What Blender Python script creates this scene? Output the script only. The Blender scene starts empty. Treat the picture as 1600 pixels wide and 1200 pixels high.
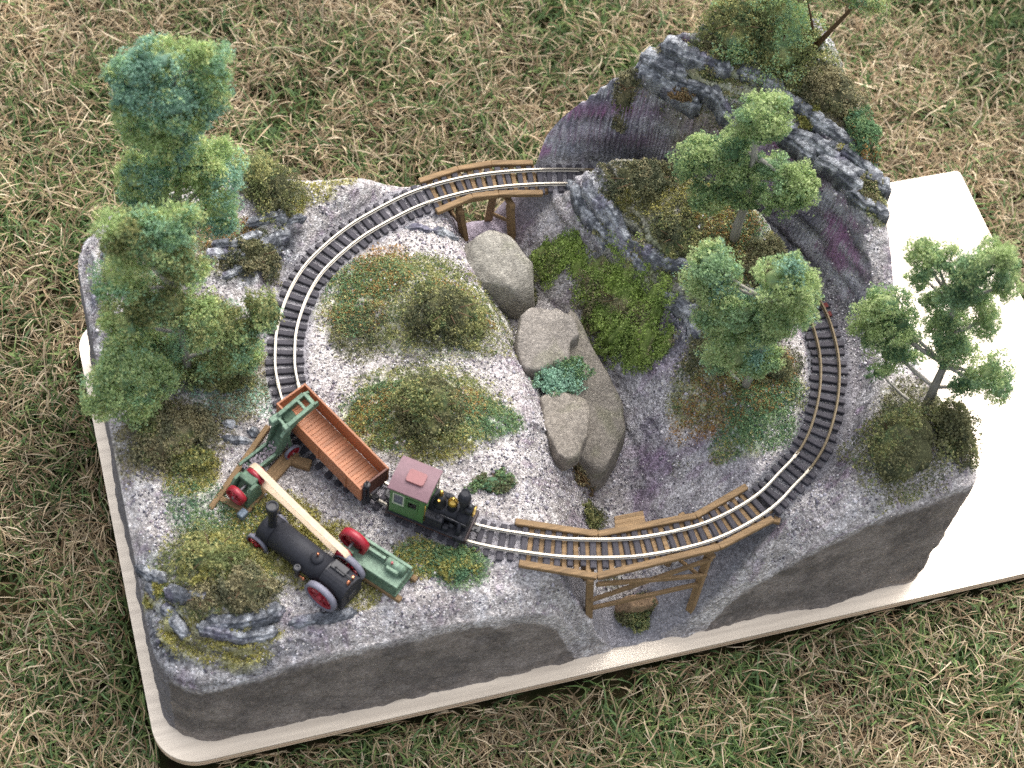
import bpy, bmesh, math, random
import numpy as np
from mathutils import Matrix, Vector
from mathutils.bvhtree import BVHTree

# ------------------------------------------------------------------ camera, sky, sun, exposure
SC = bpy.context.scene
COL = SC.collection
MM = 0.001                                  # everything below is written in millimetres
cam_d = bpy.data.cameras.new('camera'); cam = bpy.data.objects.new('camera', cam_d); COL.objects.link(cam)
CR, CU, CW, CL = (0.9585461, -0.2692687, 0.0931871), (0.1829551, 0.8323478, 0.5231869), (0.2184419, 0.4844497, -0.8471078), (-0.44, -315.32, 844.03)
cam.matrix_world = Matrix(((CR[0], CU[0], -CW[0], CL[0]*MM), (CR[1], CU[1], -CW[1], CL[1]*MM), (CR[2], CU[2], -CW[2], CL[2]*MM), (0, 0, 0, 1)))
cam_d.sensor_width = 36; cam_d.lens = 65.8866; cam_d.clip_start = 0.02; cam_d.clip_end = 200
cam_d.dof.use_dof = True; cam_d.dof.focus_distance = 0.93; cam_d.dof.aperture_fstop = 14
SC.camera = cam
SUN_EL, SUN_AZ = math.radians(57), math.radians(42)      # azimuth clockwise from +y
w = bpy.data.worlds.new('World'); SC.world = w; w.use_nodes = True
nt = w.node_tree; nt.nodes.clear()
sky = nt.nodes.new('ShaderNodeTexSky'); sky.sky_type = 'NISHITA'; sky.sun_disc = False
sky.sun_elevation = SUN_EL; sky.sun_rotation = SUN_AZ; sky.air_density = 0.7; sky.dust_density = 4.0; sky.ozone_density = 0.0
bgn = nt.nodes.new('ShaderNodeBackground'); bgn.inputs[1].default_value = 0.15
outn = nt.nodes.new('ShaderNodeOutputWorld')
hsv = nt.nodes.new('ShaderNodeHueSaturation'); hsv.inputs['Saturation'].default_value = 0.4        # overcast: the sky is nearly white
nt.links.new(sky.outputs[0], hsv.inputs['Color']); nt.links.new(hsv.outputs[0], bgn.inputs[0]); nt.links.new(bgn.outputs[0], outn.inputs[0])
sl = bpy.data.lights.new('sun', 'SUN'); sl.energy = 0.5; sl.angle = math.radians(80); sl.color = (1.0, 0.975, 0.94)
so = bpy.data.objects.new('sun', sl); COL.objects.link(so)
sd = Vector((math.sin(SUN_AZ)*math.cos(SUN_EL), math.cos(SUN_AZ)*math.cos(SUN_EL), math.sin(SUN_EL)))
so.rotation_euler = sd.to_track_quat('Z', 'Y').to_euler()
SC.view_settings.view_transform = 'Standard'; SC.view_settings.look = 'None'; SC.view_settings.gamma = 1
SC.view_settings.exposure = 1.5
SC.render.engine = 'CYCLES'; SC.cycles.max_bounces = 6; SC.cycles.diffuse_bounces = 3
SC.cycles.use_denoising = False

rng = np.random.default_rng(7); random.seed(7)
def lin(c):
    c = np.asarray(c, float)/255.0
    return np.where(c <= 0.04045, c/12.92, ((c+0.055)/1.055)**2.4)
def L4(c): return tuple(lin(c)) + (1.0,)

# ------------------------------------------------------------------ noise
def hash3(ix, iy, iz, seed):
    n = (ix.astype(np.int64)*374761393 + iy.astype(np.int64)*668265263 + iz.astype(np.int64)*2147483647 + seed*974634437) & 0xffffffff
    n = ((n ^ (n >> 13))*1274126177) & 0xffffffff
    n = ((n ^ (n >> 16))*2246822519) & 0xffffffff
    return ((n ^ (n >> 15)) & 0xffffff)/float(0xffffff)
def vnoise(p, scale, seed=0):
    q = np.asarray(p, float)/scale; i = np.floor(q).astype(np.int64); f = q-i; f = f*f*(3-2*f); r = 0
    for a in (0, 1):
        for b in (0, 1):
            for c in (0, 1):
                wt = (f[:, 0] if a else 1-f[:, 0])*(f[:, 1] if b else 1-f[:, 1])*(f[:, 2] if c else 1-f[:, 2])
                r = r+wt*hash3(i[:, 0]+a, i[:, 1]+b, i[:, 2]+c, seed)
    return r*2-1
def fbm(p, scale, oct=4, seed=0, gain=0.5):
    r = 0; a = 1.0; t = 0
    for k in range(oct):
        r = r+a*vnoise(p, scale/(2**k), seed+k*17); t += a; a *= gain
    return r/t
def sstep(a, b, x):
    t = np.clip((x-a)/(b-a), 0, 1); return t*t*(3-2*t)

# ------------------------------------------------------------------ materials
MATS = {}
def nodes_of(name):
    m = bpy.data.materials.new(name); m.use_nodes = True
    n = m.node_tree; b = n.nodes['Principled BSDF']; return m, n, b
def mat(name, rgb, rough=0.55, metal=0.0, var=0.12, vscale=900, bump=0.0, bscale=1500, spec=0.4, grain=None):
    if name in MATS: return MATS[name]
    m, n, b = nodes_of(name)
    b.inputs['Roughness'].default_value = rough; b.inputs['Metallic'].default_value = metal
    b.inputs['Specular IOR Level'].default_value = spec
    tc = n.nodes.new('ShaderNodeTexCoord'); mp = n.nodes.new('ShaderNodeMapping')
    if grain: mp.inputs['Scale'].default_value = grain
    n.links.new(tc.outputs['Object'], mp.inputs['Vector'])
    no = n.nodes.new('ShaderNodeTexNoise'); no.inputs['Scale'].default_value = vscale; no.inputs['Detail'].default_value = 5
    n.links.new(mp.outputs[0], no.inputs['Vector'])
    rp = n.nodes.new('ShaderNodeValToRGB'); c = lin(rgb)
    rp.color_ramp.elements[0].position = 0.3; rp.color_ramp.elements[1].position = 0.72
    rp.color_ramp.elements[0].color = tuple(np.clip(c*(1-2.2*var), 0, 1))+(1,); rp.color_ramp.elements[1].color = tuple(np.clip(c*(1+1.6*var), 0, 1))+(1,)
    oi = n.nodes.new('ShaderNodeObjectInfo'); hs = n.nodes.new('ShaderNodeHueSaturation')
    ma = n.nodes.new('ShaderNodeMath'); ma.operation = 'MULTIPLY_ADD'; ma.inputs[1].default_value = 0.3 if grain else 0.12; ma.inputs[2].default_value = 0.85 if grain else 0.94
    n.links.new(oi.outputs['Random'], ma.inputs[0]); n.links.new(ma.outputs[0], hs.inputs['Value'])
    n.links.new(no.outputs['Fac'], rp.inputs[0]); n.links.new(rp.outputs[0], hs.inputs['Color']); n.links.new(hs.outputs[0], b.inputs['Base Color'])
    if bump:
        n2 = n.nodes.new('ShaderNodeTexNoise'); n2.inputs['Scale'].default_value = bscale; n2.inputs['Detail'].default_value = 4
        n.links.new(mp.outputs[0], n2.inputs['Vector'])
        bp = n.nodes.new('ShaderNodeBump'); bp.inputs['Strength'].default_value = bump; bp.inputs['Distance'].default_value = 0.0004
        n.links.new(n2.outputs['Fac'], bp.inputs['Height']); n.links.new(bp.outputs[0], b.inputs['Normal'])
    MATS[name] = m; return m
def attr_mat(name, rough=0.9, speck=0.0, spec=0.15, sub=0.0):
    """colour from the mesh's own paint attribute; speck adds grit flakes"""
    m, n, b = nodes_of(name); b.inputs['Roughness'].default_value = rough; b.inputs['Specular IOR Level'].default_value = spec
    at = n.nodes.new('ShaderNodeAttribute'); at.attribute_name = 'paint'
    col = at.outputs['Color']
    if speck:
        tc = n.nodes.new('ShaderNodeTexCoord')
        def vor(scale):
            v = n.nodes.new('ShaderNodeTexVoronoi'); v.inputs['Scale'].default_value = scale; n.links.new(tc.outputs['Object'], v.inputs['Vector']); return v
        v1 = vor(1250); v2 = vor(700)
        s1 = n.nodes.new('ShaderNodeSeparateColor'); n.links.new(v1.outputs['Color'], s1.inputs[0])
        s2 = n.nodes.new('ShaderNodeSeparateColor'); n.links.new(v2.outputs['Color'], s2.inputs[0])
        r1 = n.nodes.new('ShaderNodeValToRGB'); e = r1.color_ramp.elements
        e[0].position = 0.0; e[0].color = (0.5, 0.49, 0.49, 1); e[1].position = 1.0; e[1].color = (1.5, 1.5, 1.5, 1)
        q = e.new(0.2); q.color = (0.78, 0.77, 0.77, 1); q = e.new(0.62); q.color = (1.0, 1.0, 1.0, 1); q = e.new(0.86); q.color = (1.35, 1.35, 1.35, 1)
        n.links.new(s1.outputs[0], r1.inputs[0])
        r2 = n.nodes.new('ShaderNodeValToRGB'); e = r2.color_ramp.elements
        e[0].position = 0.05; e[0].color = (0.76, 0.75, 0.75, 1); e[1].position = 0.95; e[1].color = (1.25, 1.25, 1.25, 1)
        n.links.new(s2.outputs[1], r2.inputs[0])
        mx = n.nodes.new('ShaderNodeMix'); mx.data_type = 'RGBA'; mx.blend_type = 'MULTIPLY'; mx.inputs[0].default_value = 1
        n.links.new(r1.outputs[0], mx.inputs[6]); n.links.new(r2.outputs[0], mx.inputs[7])
        m2 = n.nodes.new('ShaderNodeMix'); m2.data_type = 'RGBA'; m2.inputs[6].default_value = (1, 1, 1, 1)
        n.links.new(at.outputs['Alpha'], m2.inputs[0]); n.links.new(mx.outputs[2], m2.inputs[7])
        m3 = n.nodes.new('ShaderNodeMix'); m3.data_type = 'RGBA'; m3.blend_type = 'MULTIPLY'; m3.inputs[0].default_value = 1
        n.links.new(col, m3.inputs[6]); n.links.new(m2.outputs[2], m3.inputs[7]); col = m3.outputs[2]
        bp = n.nodes.new('ShaderNodeBump'); bp.invert = True; bp.inputs['Distance'].default_value = 0.0006
        mm_ = n.nodes.new('ShaderNodeMath'); mm_.operation = 'MULTIPLY_ADD'; mm_.inputs[1].default_value = 0.75; mm_.inputs[2].default_value = 0.15; n.links.new(at.outputs['Alpha'], mm_.inputs[0])
        n.links.new(mm_.outputs[0], bp.inputs['Strength']); n.links.new(v1.outputs['Distance'], bp.inputs['Height']); n3 = n.nodes.new('ShaderNodeTexNoise'); n3.inputs['Scale'].default_value = 420; n3.inputs['Detail'].default_value = 8; n3.inputs['Roughness'].default_value = .7; n.links.new(tc.outputs['Object'], n3.inputs['Vector'])
        b3 = n.nodes.new('ShaderNodeBump'); b3.inputs['Strength'].default_value = .55; b3.inputs['Distance'].default_value = 0.0012; n.links.new(n3.outputs['Fac'], b3.inputs['Height']); n.links.new(b3.outputs[0], bp.inputs['Normal'])
        n.links.new(bp.outputs[0], b.inputs['Normal'])
    n.links.new(col, b.inputs['Base Color'])
    if sub:
        b.inputs['Transmission Weight'].default_value = 0
        tr = n.nodes.new('ShaderNodeBsdfTranslucent'); n.links.new(col, tr.inputs[0])
        ms = n.nodes.new('ShaderNodeMixShader'); ms.inputs[0].default_value = sub
        o = n.nodes['Material Output']; n.links.new(b.outputs[0], ms.inputs[1]); n.links.new(tr.outputs[0], ms.inputs[2]); n.links.new(ms.outputs[0], o.inputs[0])
    return m

# ------------------------------------------------------------------ mesh helpers (mm in, metres out)
def np_mesh(name, V, F, paint=None, nper=None, smooth=False):
    """V (n,3) mm; F (m,k) ints; paint per vertex rgba linear"""
    me = bpy.data.meshes.new(name); V = np.asarray(V, np.float32)*MM; F = np.asarray(F, np.int32); k = F.shape[1]
    me.vertices.add(len(V)); me.vertices.foreach_set('co', V.ravel())
    me.loops.add(F.size); me.loops.foreach_set('vertex_index', F.ravel())
    me.polygons.add(len(F)); me.polygons.foreach_set('loop_start', np.arange(0, F.size, k, dtype=np.int32)); me.polygons.foreach_set('loop_total', np.full(len(F), k, np.int32))
    if smooth: me.polygons.foreach_set('use_smooth', np.ones(len(F), bool))
    me.update(calc_edges=True)
    if paint is not None:
        a = me.attributes.new('paint', 'FLOAT_COLOR', 'POINT'); p = np.ones((len(V), 4), np.float32); p[:, :paint.shape[1]] = paint; a.data.foreach_set('color', p.ravel())
    return me
class MB:
    def __init__(s): s.v = []; s.f = []; s.sm = []
    def add(s, V, F, smooth=False, M=None):
        b = len(s.v)
        for p in V:
            p = Vector(p); s.v.append(M @ p if M is not None else p)
        for f in F: s.f.append([i+b for i in f]); s.sm.append(smooth)
        return s
    def box(s, c, size, rz=0, ch=0.0, M=None):
        x, y, z = size[0]/2, size[1]/2, size[2]/2
        T = Matrix.Translation(Vector(c)) @ Matrix.Rotation(rz, 4, 'Z')
        if M is not None: T = Matrix.Translation(Vector(c)) @ M
        if not ch:
            V = [(a*x, b*y, d*z) for a in (-1, 1) for b in (-1, 1) for d in (-1, 1)]
            F = [(0, 1, 3, 2), (4, 6, 7, 5), (0, 4, 5, 1), (2, 3, 7, 6), (0, 2, 6, 4), (1, 5, 7, 3)]
            return s.add(V, F, False, T)
        ch = min(ch, x*.6, y*.6, z*.6); bm = bmesh.new()
        for a in (-1, 1):
            for b in (-1, 1):
                for d in (-1, 1):
                    bm.verts.new((a*(x-ch), b*(y-ch), d*z)); bm.verts.new((a*x, b*(y-ch), d*(z-ch))); bm.verts.new((a*(x-ch), b*y, d*(z-ch)))
        bmesh.ops.convex_hull(bm, input=bm.verts[:]); bm.verts.index_update()
        V = [v.co.copy() for v in bm.verts]; F = [[v.index for v in f.verts] for f in bm.faces]; bm.free()
        return s.add(V, F, False, T)
    def beam(s, a, b, wd, ht, ch=0.15, up=(0, 0, 1)):
        a, b = Vector(a), Vector(b); d = b-a; ln = d.length; x = d.normalized(); y = Vector(up).cross(x)
        if y.length < 1e-4: y = Vector((0, 1, 0)).cross(x)
        y.normalize(); z = x.cross(y)
        R = Matrix((x, y, z)).transposed().to_4x4()
        return s.box((a+b)/2, (ln, wd, ht), 0, ch, R)
    def rings(s, pts, rad, n=14, caps=True, smooth=True):
        """tube through points with radii"""
        pts = [Vector(p) for p in pts]; V = []; F = []; m = len(pts)
        ref = None
        for i, p in enumerate(pts):
            t = (pts[min(i+1, m-1)]-pts[max(i-1, 0)])
            if t.length < 1e-6: t = pts[-1]-pts[0]
            t.normalize()
            if ref is None: ref = Vector((0, 0, 1)) if abs(t.z) < 0.9 else Vector((1, 0, 0))
            a = t.cross(ref).normalized(); b = t.cross(a).normalized(); ref = -b if (-b).dot(ref) > 0 else b
            a = t.cross(ref).normalized(); b = ref = a.cross(t).normalized()
            for k in range(n):
                q = 2*math.pi*k/n; V.append(p+(a*math.cos(q)+b*math.sin(q))*rad[i])
        for i in range(m-1):
            for k in range(n):
                k2 = (k+1) % n; F.append((i*n+k, i*n+k2, (i+1)*n+k2, (i+1)*n+k))
        s.add(V, F, smooth)
        if caps:
            s.add(V[:n], [list(range(n))[::-1]]); s.add(V[-n:], [list(range(n))])
        return s
    def cyl(s, a, b, r, r2=None, n=16, smooth=True): return s.rings([a, b], [r, r if r2 is None else r2], n, True, smooth)
    def lathe(s, c, prof, n=18, axis=(0, 0, 1)):
        ax = Vector(axis).normalized(); t = Vector((1, 0, 0)) if abs(ax.x) < .9 else Vector((0, 1, 0)); a = ax.cross(t).normalized(); b = ax.cross(a); c = Vector(c)
        V = []; F = []
        for r, h in prof:
            for k in range(n):
                q = 2*math.pi*k/n; V.append(c+ax*h+(a*math.cos(q)+b*math.sin(q))*r)
        m = len(prof)
        for i in range(m-1):
            for k in range(n):
                k2 = (k+1) % n; F.append((i*n+k, i*n+k2, (i+1)*n+k2, (i+1)*n+k))
        s.add(V, F, True)
        if prof[0] != prof[-1]: s.add(V, [list(range(n))[::-1], [(m-1)*n+k for k in range(n)]], False)
        return s
    def prism(s, poly, a0, a1, fn):
        """poly of 2d points extruded between a0 and a1; fn(u, v, a) gives the 3d point"""
        n = len(poly); V = [fn(p[0], p[1], a0) for p in poly]+[fn(p[0], p[1], a1) for p in poly]
        F = [list(range(n))[::-1], list(range(n, 2*n))]+[(i, (i+1) % n, n+(i+1) % n, n+i) for i in range(n)]
        return s.add(V, F)
    def mesh(s, name):
        me = bpy.data.meshes.new(name); me.from_pydata([tuple(v*MM) for v in s.v], [], s.f)
        me.polygons.foreach_set('use_smooth', s.sm); me.update()
        bm = bmesh.new(); bm.from_mesh(me); bmesh.ops.remove_doubles(bm, verts=bm.verts, dist=1e-7)
        bmesh.ops.recalc_face_normals(bm, faces=bm.faces); bm.to_mesh(me); bm.free()
        return me
USED = {}
def obj(name, me, m, parent=None, kind=None, label=None, M=None):
    o = bpy.data.objects.new(name, me); COL.objects.link(o)
    if m is not None and len(me.materials) == 0: me.materials.append(m)
    if parent is not None: o.parent = parent
    if kind: o['kind'] = kind
    if label: o['label'] = label
    if M is not None: o.matrix_basis = M
    return o
def part(name, mb, m, parent, **k): return obj(name, mb.mesh(name), m, parent, **k)
def tag(o, label, cat, group=None):
    o['label'] = label; o['category'] = cat
    if group: o['group'] = group
    return o
def thing(name, label, cat, loc=(0, 0, 0), rz=0.0, group=None):
    o = bpy.data.objects.new(name, None); COL.objects.link(o); o.empty_display_size = 0.01
    o.location = Vector(loc)*MM; o.rotation_euler = (0, 0, rz); return tag(o, label, cat, group)

# ------------------------------------------------------------------ the track's centre line (mm, closed loop)
ZT = 86.5                                    # top of the ballast
TC = np.array([(91,137),(91.5,148),(93.5,158),(97,170),(104.5,185),(114,198),(124,207),(138,216.5),(152,223.5),(175,232),(196,235.5),(214,236),(234,234.3),(254.5,230.8),
 (275,225.5),(296,216.5),(315,203.5),(330,189.5),(341,174),(348,156),(352.5,138),(354,125),(354,117),(352.5,105),(350,94.5),(346,84),(340.5,73),(333,61.5),(326,53),(317,45),(306,38),(296,31.5),(283.5,26),
 (265,21),(247,19.5),(224.5,20.5),(201,25.5),(188,29.5),(176.5,34),(163,39.8),(152,46),(139,56),(126,68),(113,82),(102,97),(94.5,114),(91.5,126)], float)
def closed_spline(P, step):
    n = len(P); out = []
    for i in range(n):
        p0, p1, p2, p3 = P[i-1], P[i], P[(i+1) % n], P[(i+2) % n]
        for t in np.linspace(0, 1, 24, endpoint=False):
            out.append(0.5*((2*p1)+(-p0+p2)*t+(2*p0-5*p1+4*p2-p3)*t*t+(-p0+3*p1-3*p2+p3)*t**3))
    out = np.array(out)
    for _ in range(30): out = 0.5*out+0.25*(np.roll(out, 1, 0)+np.roll(out, -1, 0))
    L = np.r_[0, np.cumsum(np.linalg.norm(np.diff(np.vstack([out, out[:1]]), axis=0), axis=1))]
    m = int(round(L[-1]/step)); s = np.arange(m)*L[-1]/m
    q = np.vstack([out, out[:1]])
    return np.c_[np.interp(s, L, q[:, 0]), np.interp(s, L, q[:, 1])], L[-1]
TP, TLEN = closed_spline(TC, 1.0)
TT = np.roll(TP, -1, 0)-np.roll(TP, 1, 0); TT /= np.linalg.norm(TT, axis=1)[:, None]; TN = np.c_[-TT[:, 1], TT[:, 0]]   # runs clockwise: TN points outward
def near_track(xy):
    idx = np.zeros(len(xy), int); d = np.zeros(len(xy)); P = TP[::2]
    for a in range(0, len(xy), 20000):
        q = xy[a:a+20000]; D = ((q[:, None, :]-P[None])**2).sum(2); k = D.argmin(1); idx[a:a+20000] = k*2; d[a:a+20000] = np.sqrt(D[np.arange(len(q)), k])
    side = ((xy-TP[idx])*TN[idx]).sum(1)
    return idx, np.where(side > 0, d, -d)
def rbf(pts):
    P = np.array(pts, float); A = np.sqrt(((P[:, None, :2]-P[None, :, :2])**2).sum(2)+4.0); n = len(P)
    K = np.zeros((n+1, n+1)); K[:n, :n] = A-np.eye(n)*0.0; K[:n, n] = K[n, :n] = 1
    wts = np.linalg.solve(K, np.r_[P[:, 2], 0])
    def f(xy):
        r = np.empty(len(xy))
        for a in range(0, len(xy), 20000):
            q = xy[a:a+20000]; r[a:a+20000] = np.sqrt(((q[:, None]-P[None, :, :2])**2).sum(2)+4.0)@wts[:n]+wts[n]
        return r
    return f
# ground outside the loop: left hills, front shelf, right hill, back mountain
OUT = [(8,9,64),(21,9,63),(32,9,64),(49,9,67),(62,9,73),(80,9,76),(94,9,75),(115,9,76),(135,9,78),(159,9,72),(176,10,72),(190,9,60),(198,9,40),(207,9,24),(216,9,10),(224,9,3),(240,9,2),(264,9,2),(280,9,13),(292,9,46),(305,9,66),(321,9,79),(342,9,94),(362,9,98),(380,9,108),(395,9,104),
 (395,25,104),(395,45,106),(382,36,111),(362,44,108),(345,38,102),(331,25,97),(376,76,100),(395,76,99),(395,100,101),(392,120,106),(385,131,116),(378,100,94),(362,62,97),
 (376,148,133),(395,148,128),(366,158,134),(360,172,134),(395,176,146),(352,190,136),(338,206,138),(323,217,138),(301,232,138),(238,247,88),(245,247,101),(253,247,117),(268,247,133),(279,247,144),(262,243,124),(284,240,142),
 (287,247,150),(296,247,162),(305,247,168),(318,247,172),(322,247,178),(352,247,182),(372,247,172),(389,247,156),(395,219,148),(352,222,156),(375,195,150),(375,225,160),(335,230,158),
 (8,40,74),(8,60,84),(8,90,88),(8,118,90),(8,150,94),(8,190,94),(8,220,94),(8,247,92),(19,247,95),(36,247,107),(67,247,115),(92,247,115),(114,247,108),(135,247,102),(150,247,99),(165,247,90),(177,247,84),
 (46,215,112),(72,212,107),(103,224,106),(112,214,93),(117,232,99),(84,200,100),(95,198,94),(60,190,106),(30,190,104),(40,160,104),(70,165,97),(85,172,89),(76,140,92),(55,135,99),(27,140,98),(27,118,96),(55,112,92),(70,105,88),(45,95,90),(25,90,92),
 (72,85,87.5),(60,75,88),(80,60,87),(95,45,86),(115,35,86),(135,40,86.5),(120,20,84),(90,20,82),(72,22,82),(70,38,87),(55,62,89),(38,52,104),(52,38,99),(25,52,98),(30,34,92),(48,24,84),(36,22,80),(20,35,82),(14,28,74),(60,15,78),(28,70,94),(62,45,92),(20,22,72),(150,20,84),(165,22,82),(100,70,87),(60,20,80)]
# ground inside the loop
INS = [(120,150,86),(130,185,87),(150,205,86),(178,222,86),(160,180,102),(173,162,103),(145,165,97),(150,148,89),(149,136,86),(175,150,92),(190,165,86),(195,185,77),(192,208,79),(198,198,76),(200,140,77),(185,128,84),
 (150,110,101),(165,105,98),(177,102,91),(135,118,92),(125,105,87),(140,85,88),(165,75,86),(185,85,84),(190,55,84),(170,48,86),(200,110,78),(198,80,80),(208,60,76),(195,35,80),
 (240,226,84),(249,220,90),(256,217,106),(265,212,116),(275,208,121),(290,202,122),(305,192,121),(320,178,121),(332,165,123),(339,150,117),(261,198,104),(257,206,100),(267,188,110),(276,166,113),(286,146,110),(290,124,100),(300,160,117),(310,140,110),(320,120,100),
 (252,200,74),(256,180,74),(264,165,78),(272,148,80),(278,132,82),(280,101,86),(276,80,80),(287,62,86),(300,60,87),(310,90,94),(300,105,96),(325,100,90),(338,134,104),(335,120,92),(300,80,91),(322,75,87),(284,40,84)]
OUTF, INF = rbf(OUT), rbf(INS)
# the creek: floor centre line with floor height, half width and the slope of either bank
GUL = np.array([(212,262,40),(213,247,45),(215,232,50),(220,205,50),(228,178,47),(238,150,43),(244,120,40),(245,95,35),(240,72,27),(234,50,18),(230,30,8),(229,9,1.5),(229,-8,1)], float)
def gully(xy):
    best = np.full(len(xy), 1e9); h = np.zeros(len(xy)); sg = np.zeros(len(xy))
    for a, b in zip(GUL[:-1], GUL[1:]):
        d = b[:2]-a[:2]; L2 = d@d; t = np.clip(((xy-a[:2])@d)/L2, 0, 1); q = a[:2]+t[:, None]*d; r = xy-q; dd = np.sqrt((r**2).sum(1))
        s = d[0]*r[:, 1]-d[1]*r[:, 0]            # flowing towards -y: s>0 is the bank at +x
        k = dd < best; best[k] = dd[k]; h[k] = (a[2]+t*(b[2]-a[2]))[k]; sg[k] = np.where(s > 0, 1, -1)[k]
    y = xy[:, 1]
    wl = np.interp(y, [0, 30, 80, 150, 210, 240], [6, 6, 11, 17, 11, 8]); wr = np.interp(y, [0, 9, 16, 30, 80, 110, 170, 210, 240], [28, 20, 12, 9, 11, 13, 13, 9, 9])
    kl = np.interp(y, [0, 30, 60, 90, 150, 200, 230], [2.5, 2.3, 1.7, 1.35, 1.5, 2.0, 1.8]); kr = np.interp(y, [0, 20, 60, 110, 170, 200, 230], [1.5, 1.3, 1.25, 1.6, 1.6, 1.5, 1.7])
    up = np.where(sg > 0, np.maximum(best-wr, 0)*kr, np.maximum(best-wl, 0)*kl)
    g = h+up; cap = np.interp(y, [60, 100, 120, 200, 230], [200, 84, 78, 76, 84])
    return np.where((sg > 0) & (g > cap), cap+(g-cap)*4, g), best
def blob(xy, cx, cy, rx, ry, rot=0.0, e=0.35):
    a = math.radians(rot); x, y = xy[:, 0]-cx, xy[:, 1]-cy; X = x*math.cos(a)+y*math.sin(a); Y = -x*math.sin(a)+y*math.cos(a)
    return 1-sstep(1-e, 1+e, np.sqrt((X/rx)**2+(Y/ry)**2))
def terrain_h(xy):
    idx, d = near_track(xy); ad = np.abs(d); p3 = np.c_[xy, np.zeros(len(xy))]
    jit = fbm(p3, 14, 3, 5)*1.5
    o = OUTF(xy); i = INF(xy)
    rock = rock_mask(xy, d)
    base = np.where(d > 0, o, i)
    base = base+fbm(p3, 26, 4, 11)*2.2*sstep(14, 26, ad)+rock*fbm(p3, 12, 4, 3)*4.5
    # bedded rock: ledges
    wr = base+fbm(p3*np.array([1, 1, 1]), 22, 3, 31)*6+xy[:, 0]*0.12-xy[:, 1]*0.10
    st = 6.0; f = (wr/st) % 1.0; led = (np.floor(wr/st)+sstep(0.5, 0.86, f)-wr/st)*st
    base = base+rock*led*1.3
    right = d > 0
    d0 = np.where(right, np.interp(xy[:, 0], [60, 150, 240, 300], [9.5, 10, 10, 12.5]), 8.2); dw = np.where(right, np.interp(xy[:, 0], [100, 240, 280, 400], [10, 4, 8, 13]), 5.5)
    wgt = sstep(d0, d0+dw, ad+jit)
    h = ZT-0.3+(base-ZT+0.3)*wgt
    g, gd = gully(xy); g = g+fbm(p3, 10, 4, 21)*1.8*sstep(0, 20, g)
    k = 3.0; hh = np.clip(0.5+0.5*(g-h)/k, 0, 1); h = g*(1-hh)+h*hh-k*hh*(1-hh)
    h = h+sstep(0.1, .6, fbm(p3, 7, 3, 47))*.9*sstep(11, 16, ad)+(fbm(p3, 5, 3, 41)*0.55+fbm(p3, 2.2, 2, 43)*0.4)*(0.35+0.65*sstep(9, 14, ad))+rock*np.abs(fbm(p3, 4.5, 3, 45))*2.4
    return np.maximum(h, 0.8), d, rock, g
def rock_mask(xy, d):
    p3 = np.c_[xy, np.zeros(len(xy))]
    m = blob(xy, 266, 188, 10, 36, 12)+blob(xy, 283, 150, 8, 30, 22)+blob(xy, 288, 128, 9, 12)       # face of the island hill
    m = m+(d > 10)*(xy[:, 0] > 262)*(xy[:, 1] > 118)*0.9*sstep(-8, 14, OUTF(xy)-124)                       # mountain
    m = m+blob(xy, 96, 213, 22, 12, 35)+blob(xy, 78, 200, 14, 9, 20)                                     # outcrop beside the left curve
    m = m+blob(xy, 30, 24, 26, 12, -25)+blob(xy, 55, 18, 22, 8, -8)+blob(xy, 14, 45, 8, 26)+0.6*blob(xy, 12, 200, 8, 40)+.5*blob(xy, 60, 118, 10, 8)
    return np.clip(m*(0.75+0.6*fbm(p3, 18, 2, 51)), 0, 1)
# footprint of the scenery block: a rounded rectangle
FP = (6.5, 391.5, 9.0, 247.0); FR = 16.0
def corner_r(xy): return np.where(xy[:, 0] < 199, 24.0, 9.0)
def foot_sd(xy):
    cx, cy = (FP[0]+FP[1])/2, (FP[2]+FP[3])/2; R_ = corner_r(xy); hx, hy = (FP[1]-FP[0])/2-R_, (FP[3]-FP[2])/2-R_
    qx, qy = np.abs(xy[:, 0]-cx)-hx, np.abs(xy[:, 1]-cy)-hy
    sd = np.minimum(np.maximum(qx, qy), 0)+np.hypot(np.maximum(qx, 0), np.maximum(qy, 0))-R_
    nx = np.where((qx > 0) & (qy > 0), np.maximum(qx, 1e-6), np.where(qx > qy, 1, 0)); ny = np.where((qx > 0) & (qy > 0), np.maximum(qy, 1e-6), np.where(qx > qy, 0, 1))
    L = np.hypot(nx, ny); return sd, np.c_[nx/L*np.sign(xy[:, 0]-cx), ny/L*np.sign(xy[:, 1]-cy)]
GS = 0.72; WD = 20.0
gx = np.arange(FP[0]-WD, FP[1]+WD+GS, GS); gy = np.arange(FP[2]-WD, FP[3]+WD+GS, GS)
GX, GY = np.meshgrid(gx, gy); XY0 = np.c_[GX.ravel(), GY.ravel()]
SD, NRM = foot_sd(XY0)
XY = np.where((SD > 0)[:, None], XY0-NRM*SD[:, None], XY0)
Hh, DTR, ROCK, GUH = terrain_h(XY)
rim = sstep(-9, 0, SD)**1.6; Hh = Hh-rim*np.where((XY[:, 0] > 236) & (XY[:, 1] > 150), 1.2, 4.5)*sstep(6, 24, Hh)
wall = np.clip(SD/(WD-1.5), 0, 1)
P3 = np.c_[XY, Hh*(1-wall)]
bul = (fbm(P3, 34, 3, 61)*2.0+fbm(P3, 9, 3, 62)*1.2+fbm(P3, 3, 2, 63)*0.6)*sstep(0, .12, wall)
TV = P3.copy(); TV[:, :2] += NRM*(bul+1.2*wall)[:, None]*(SD > 0)[:, None]; TV[:, 2] -= 0.5*wall
gzy, gzx = np.gradient(Hh.reshape(GX.shape), GS); SLP = np.hypot(gzx, gzy).ravel(); gxy = np.c_[gzx.ravel(), gzy.ravel()]/np.maximum(SLP, 1e-6)[:, None]
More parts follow.
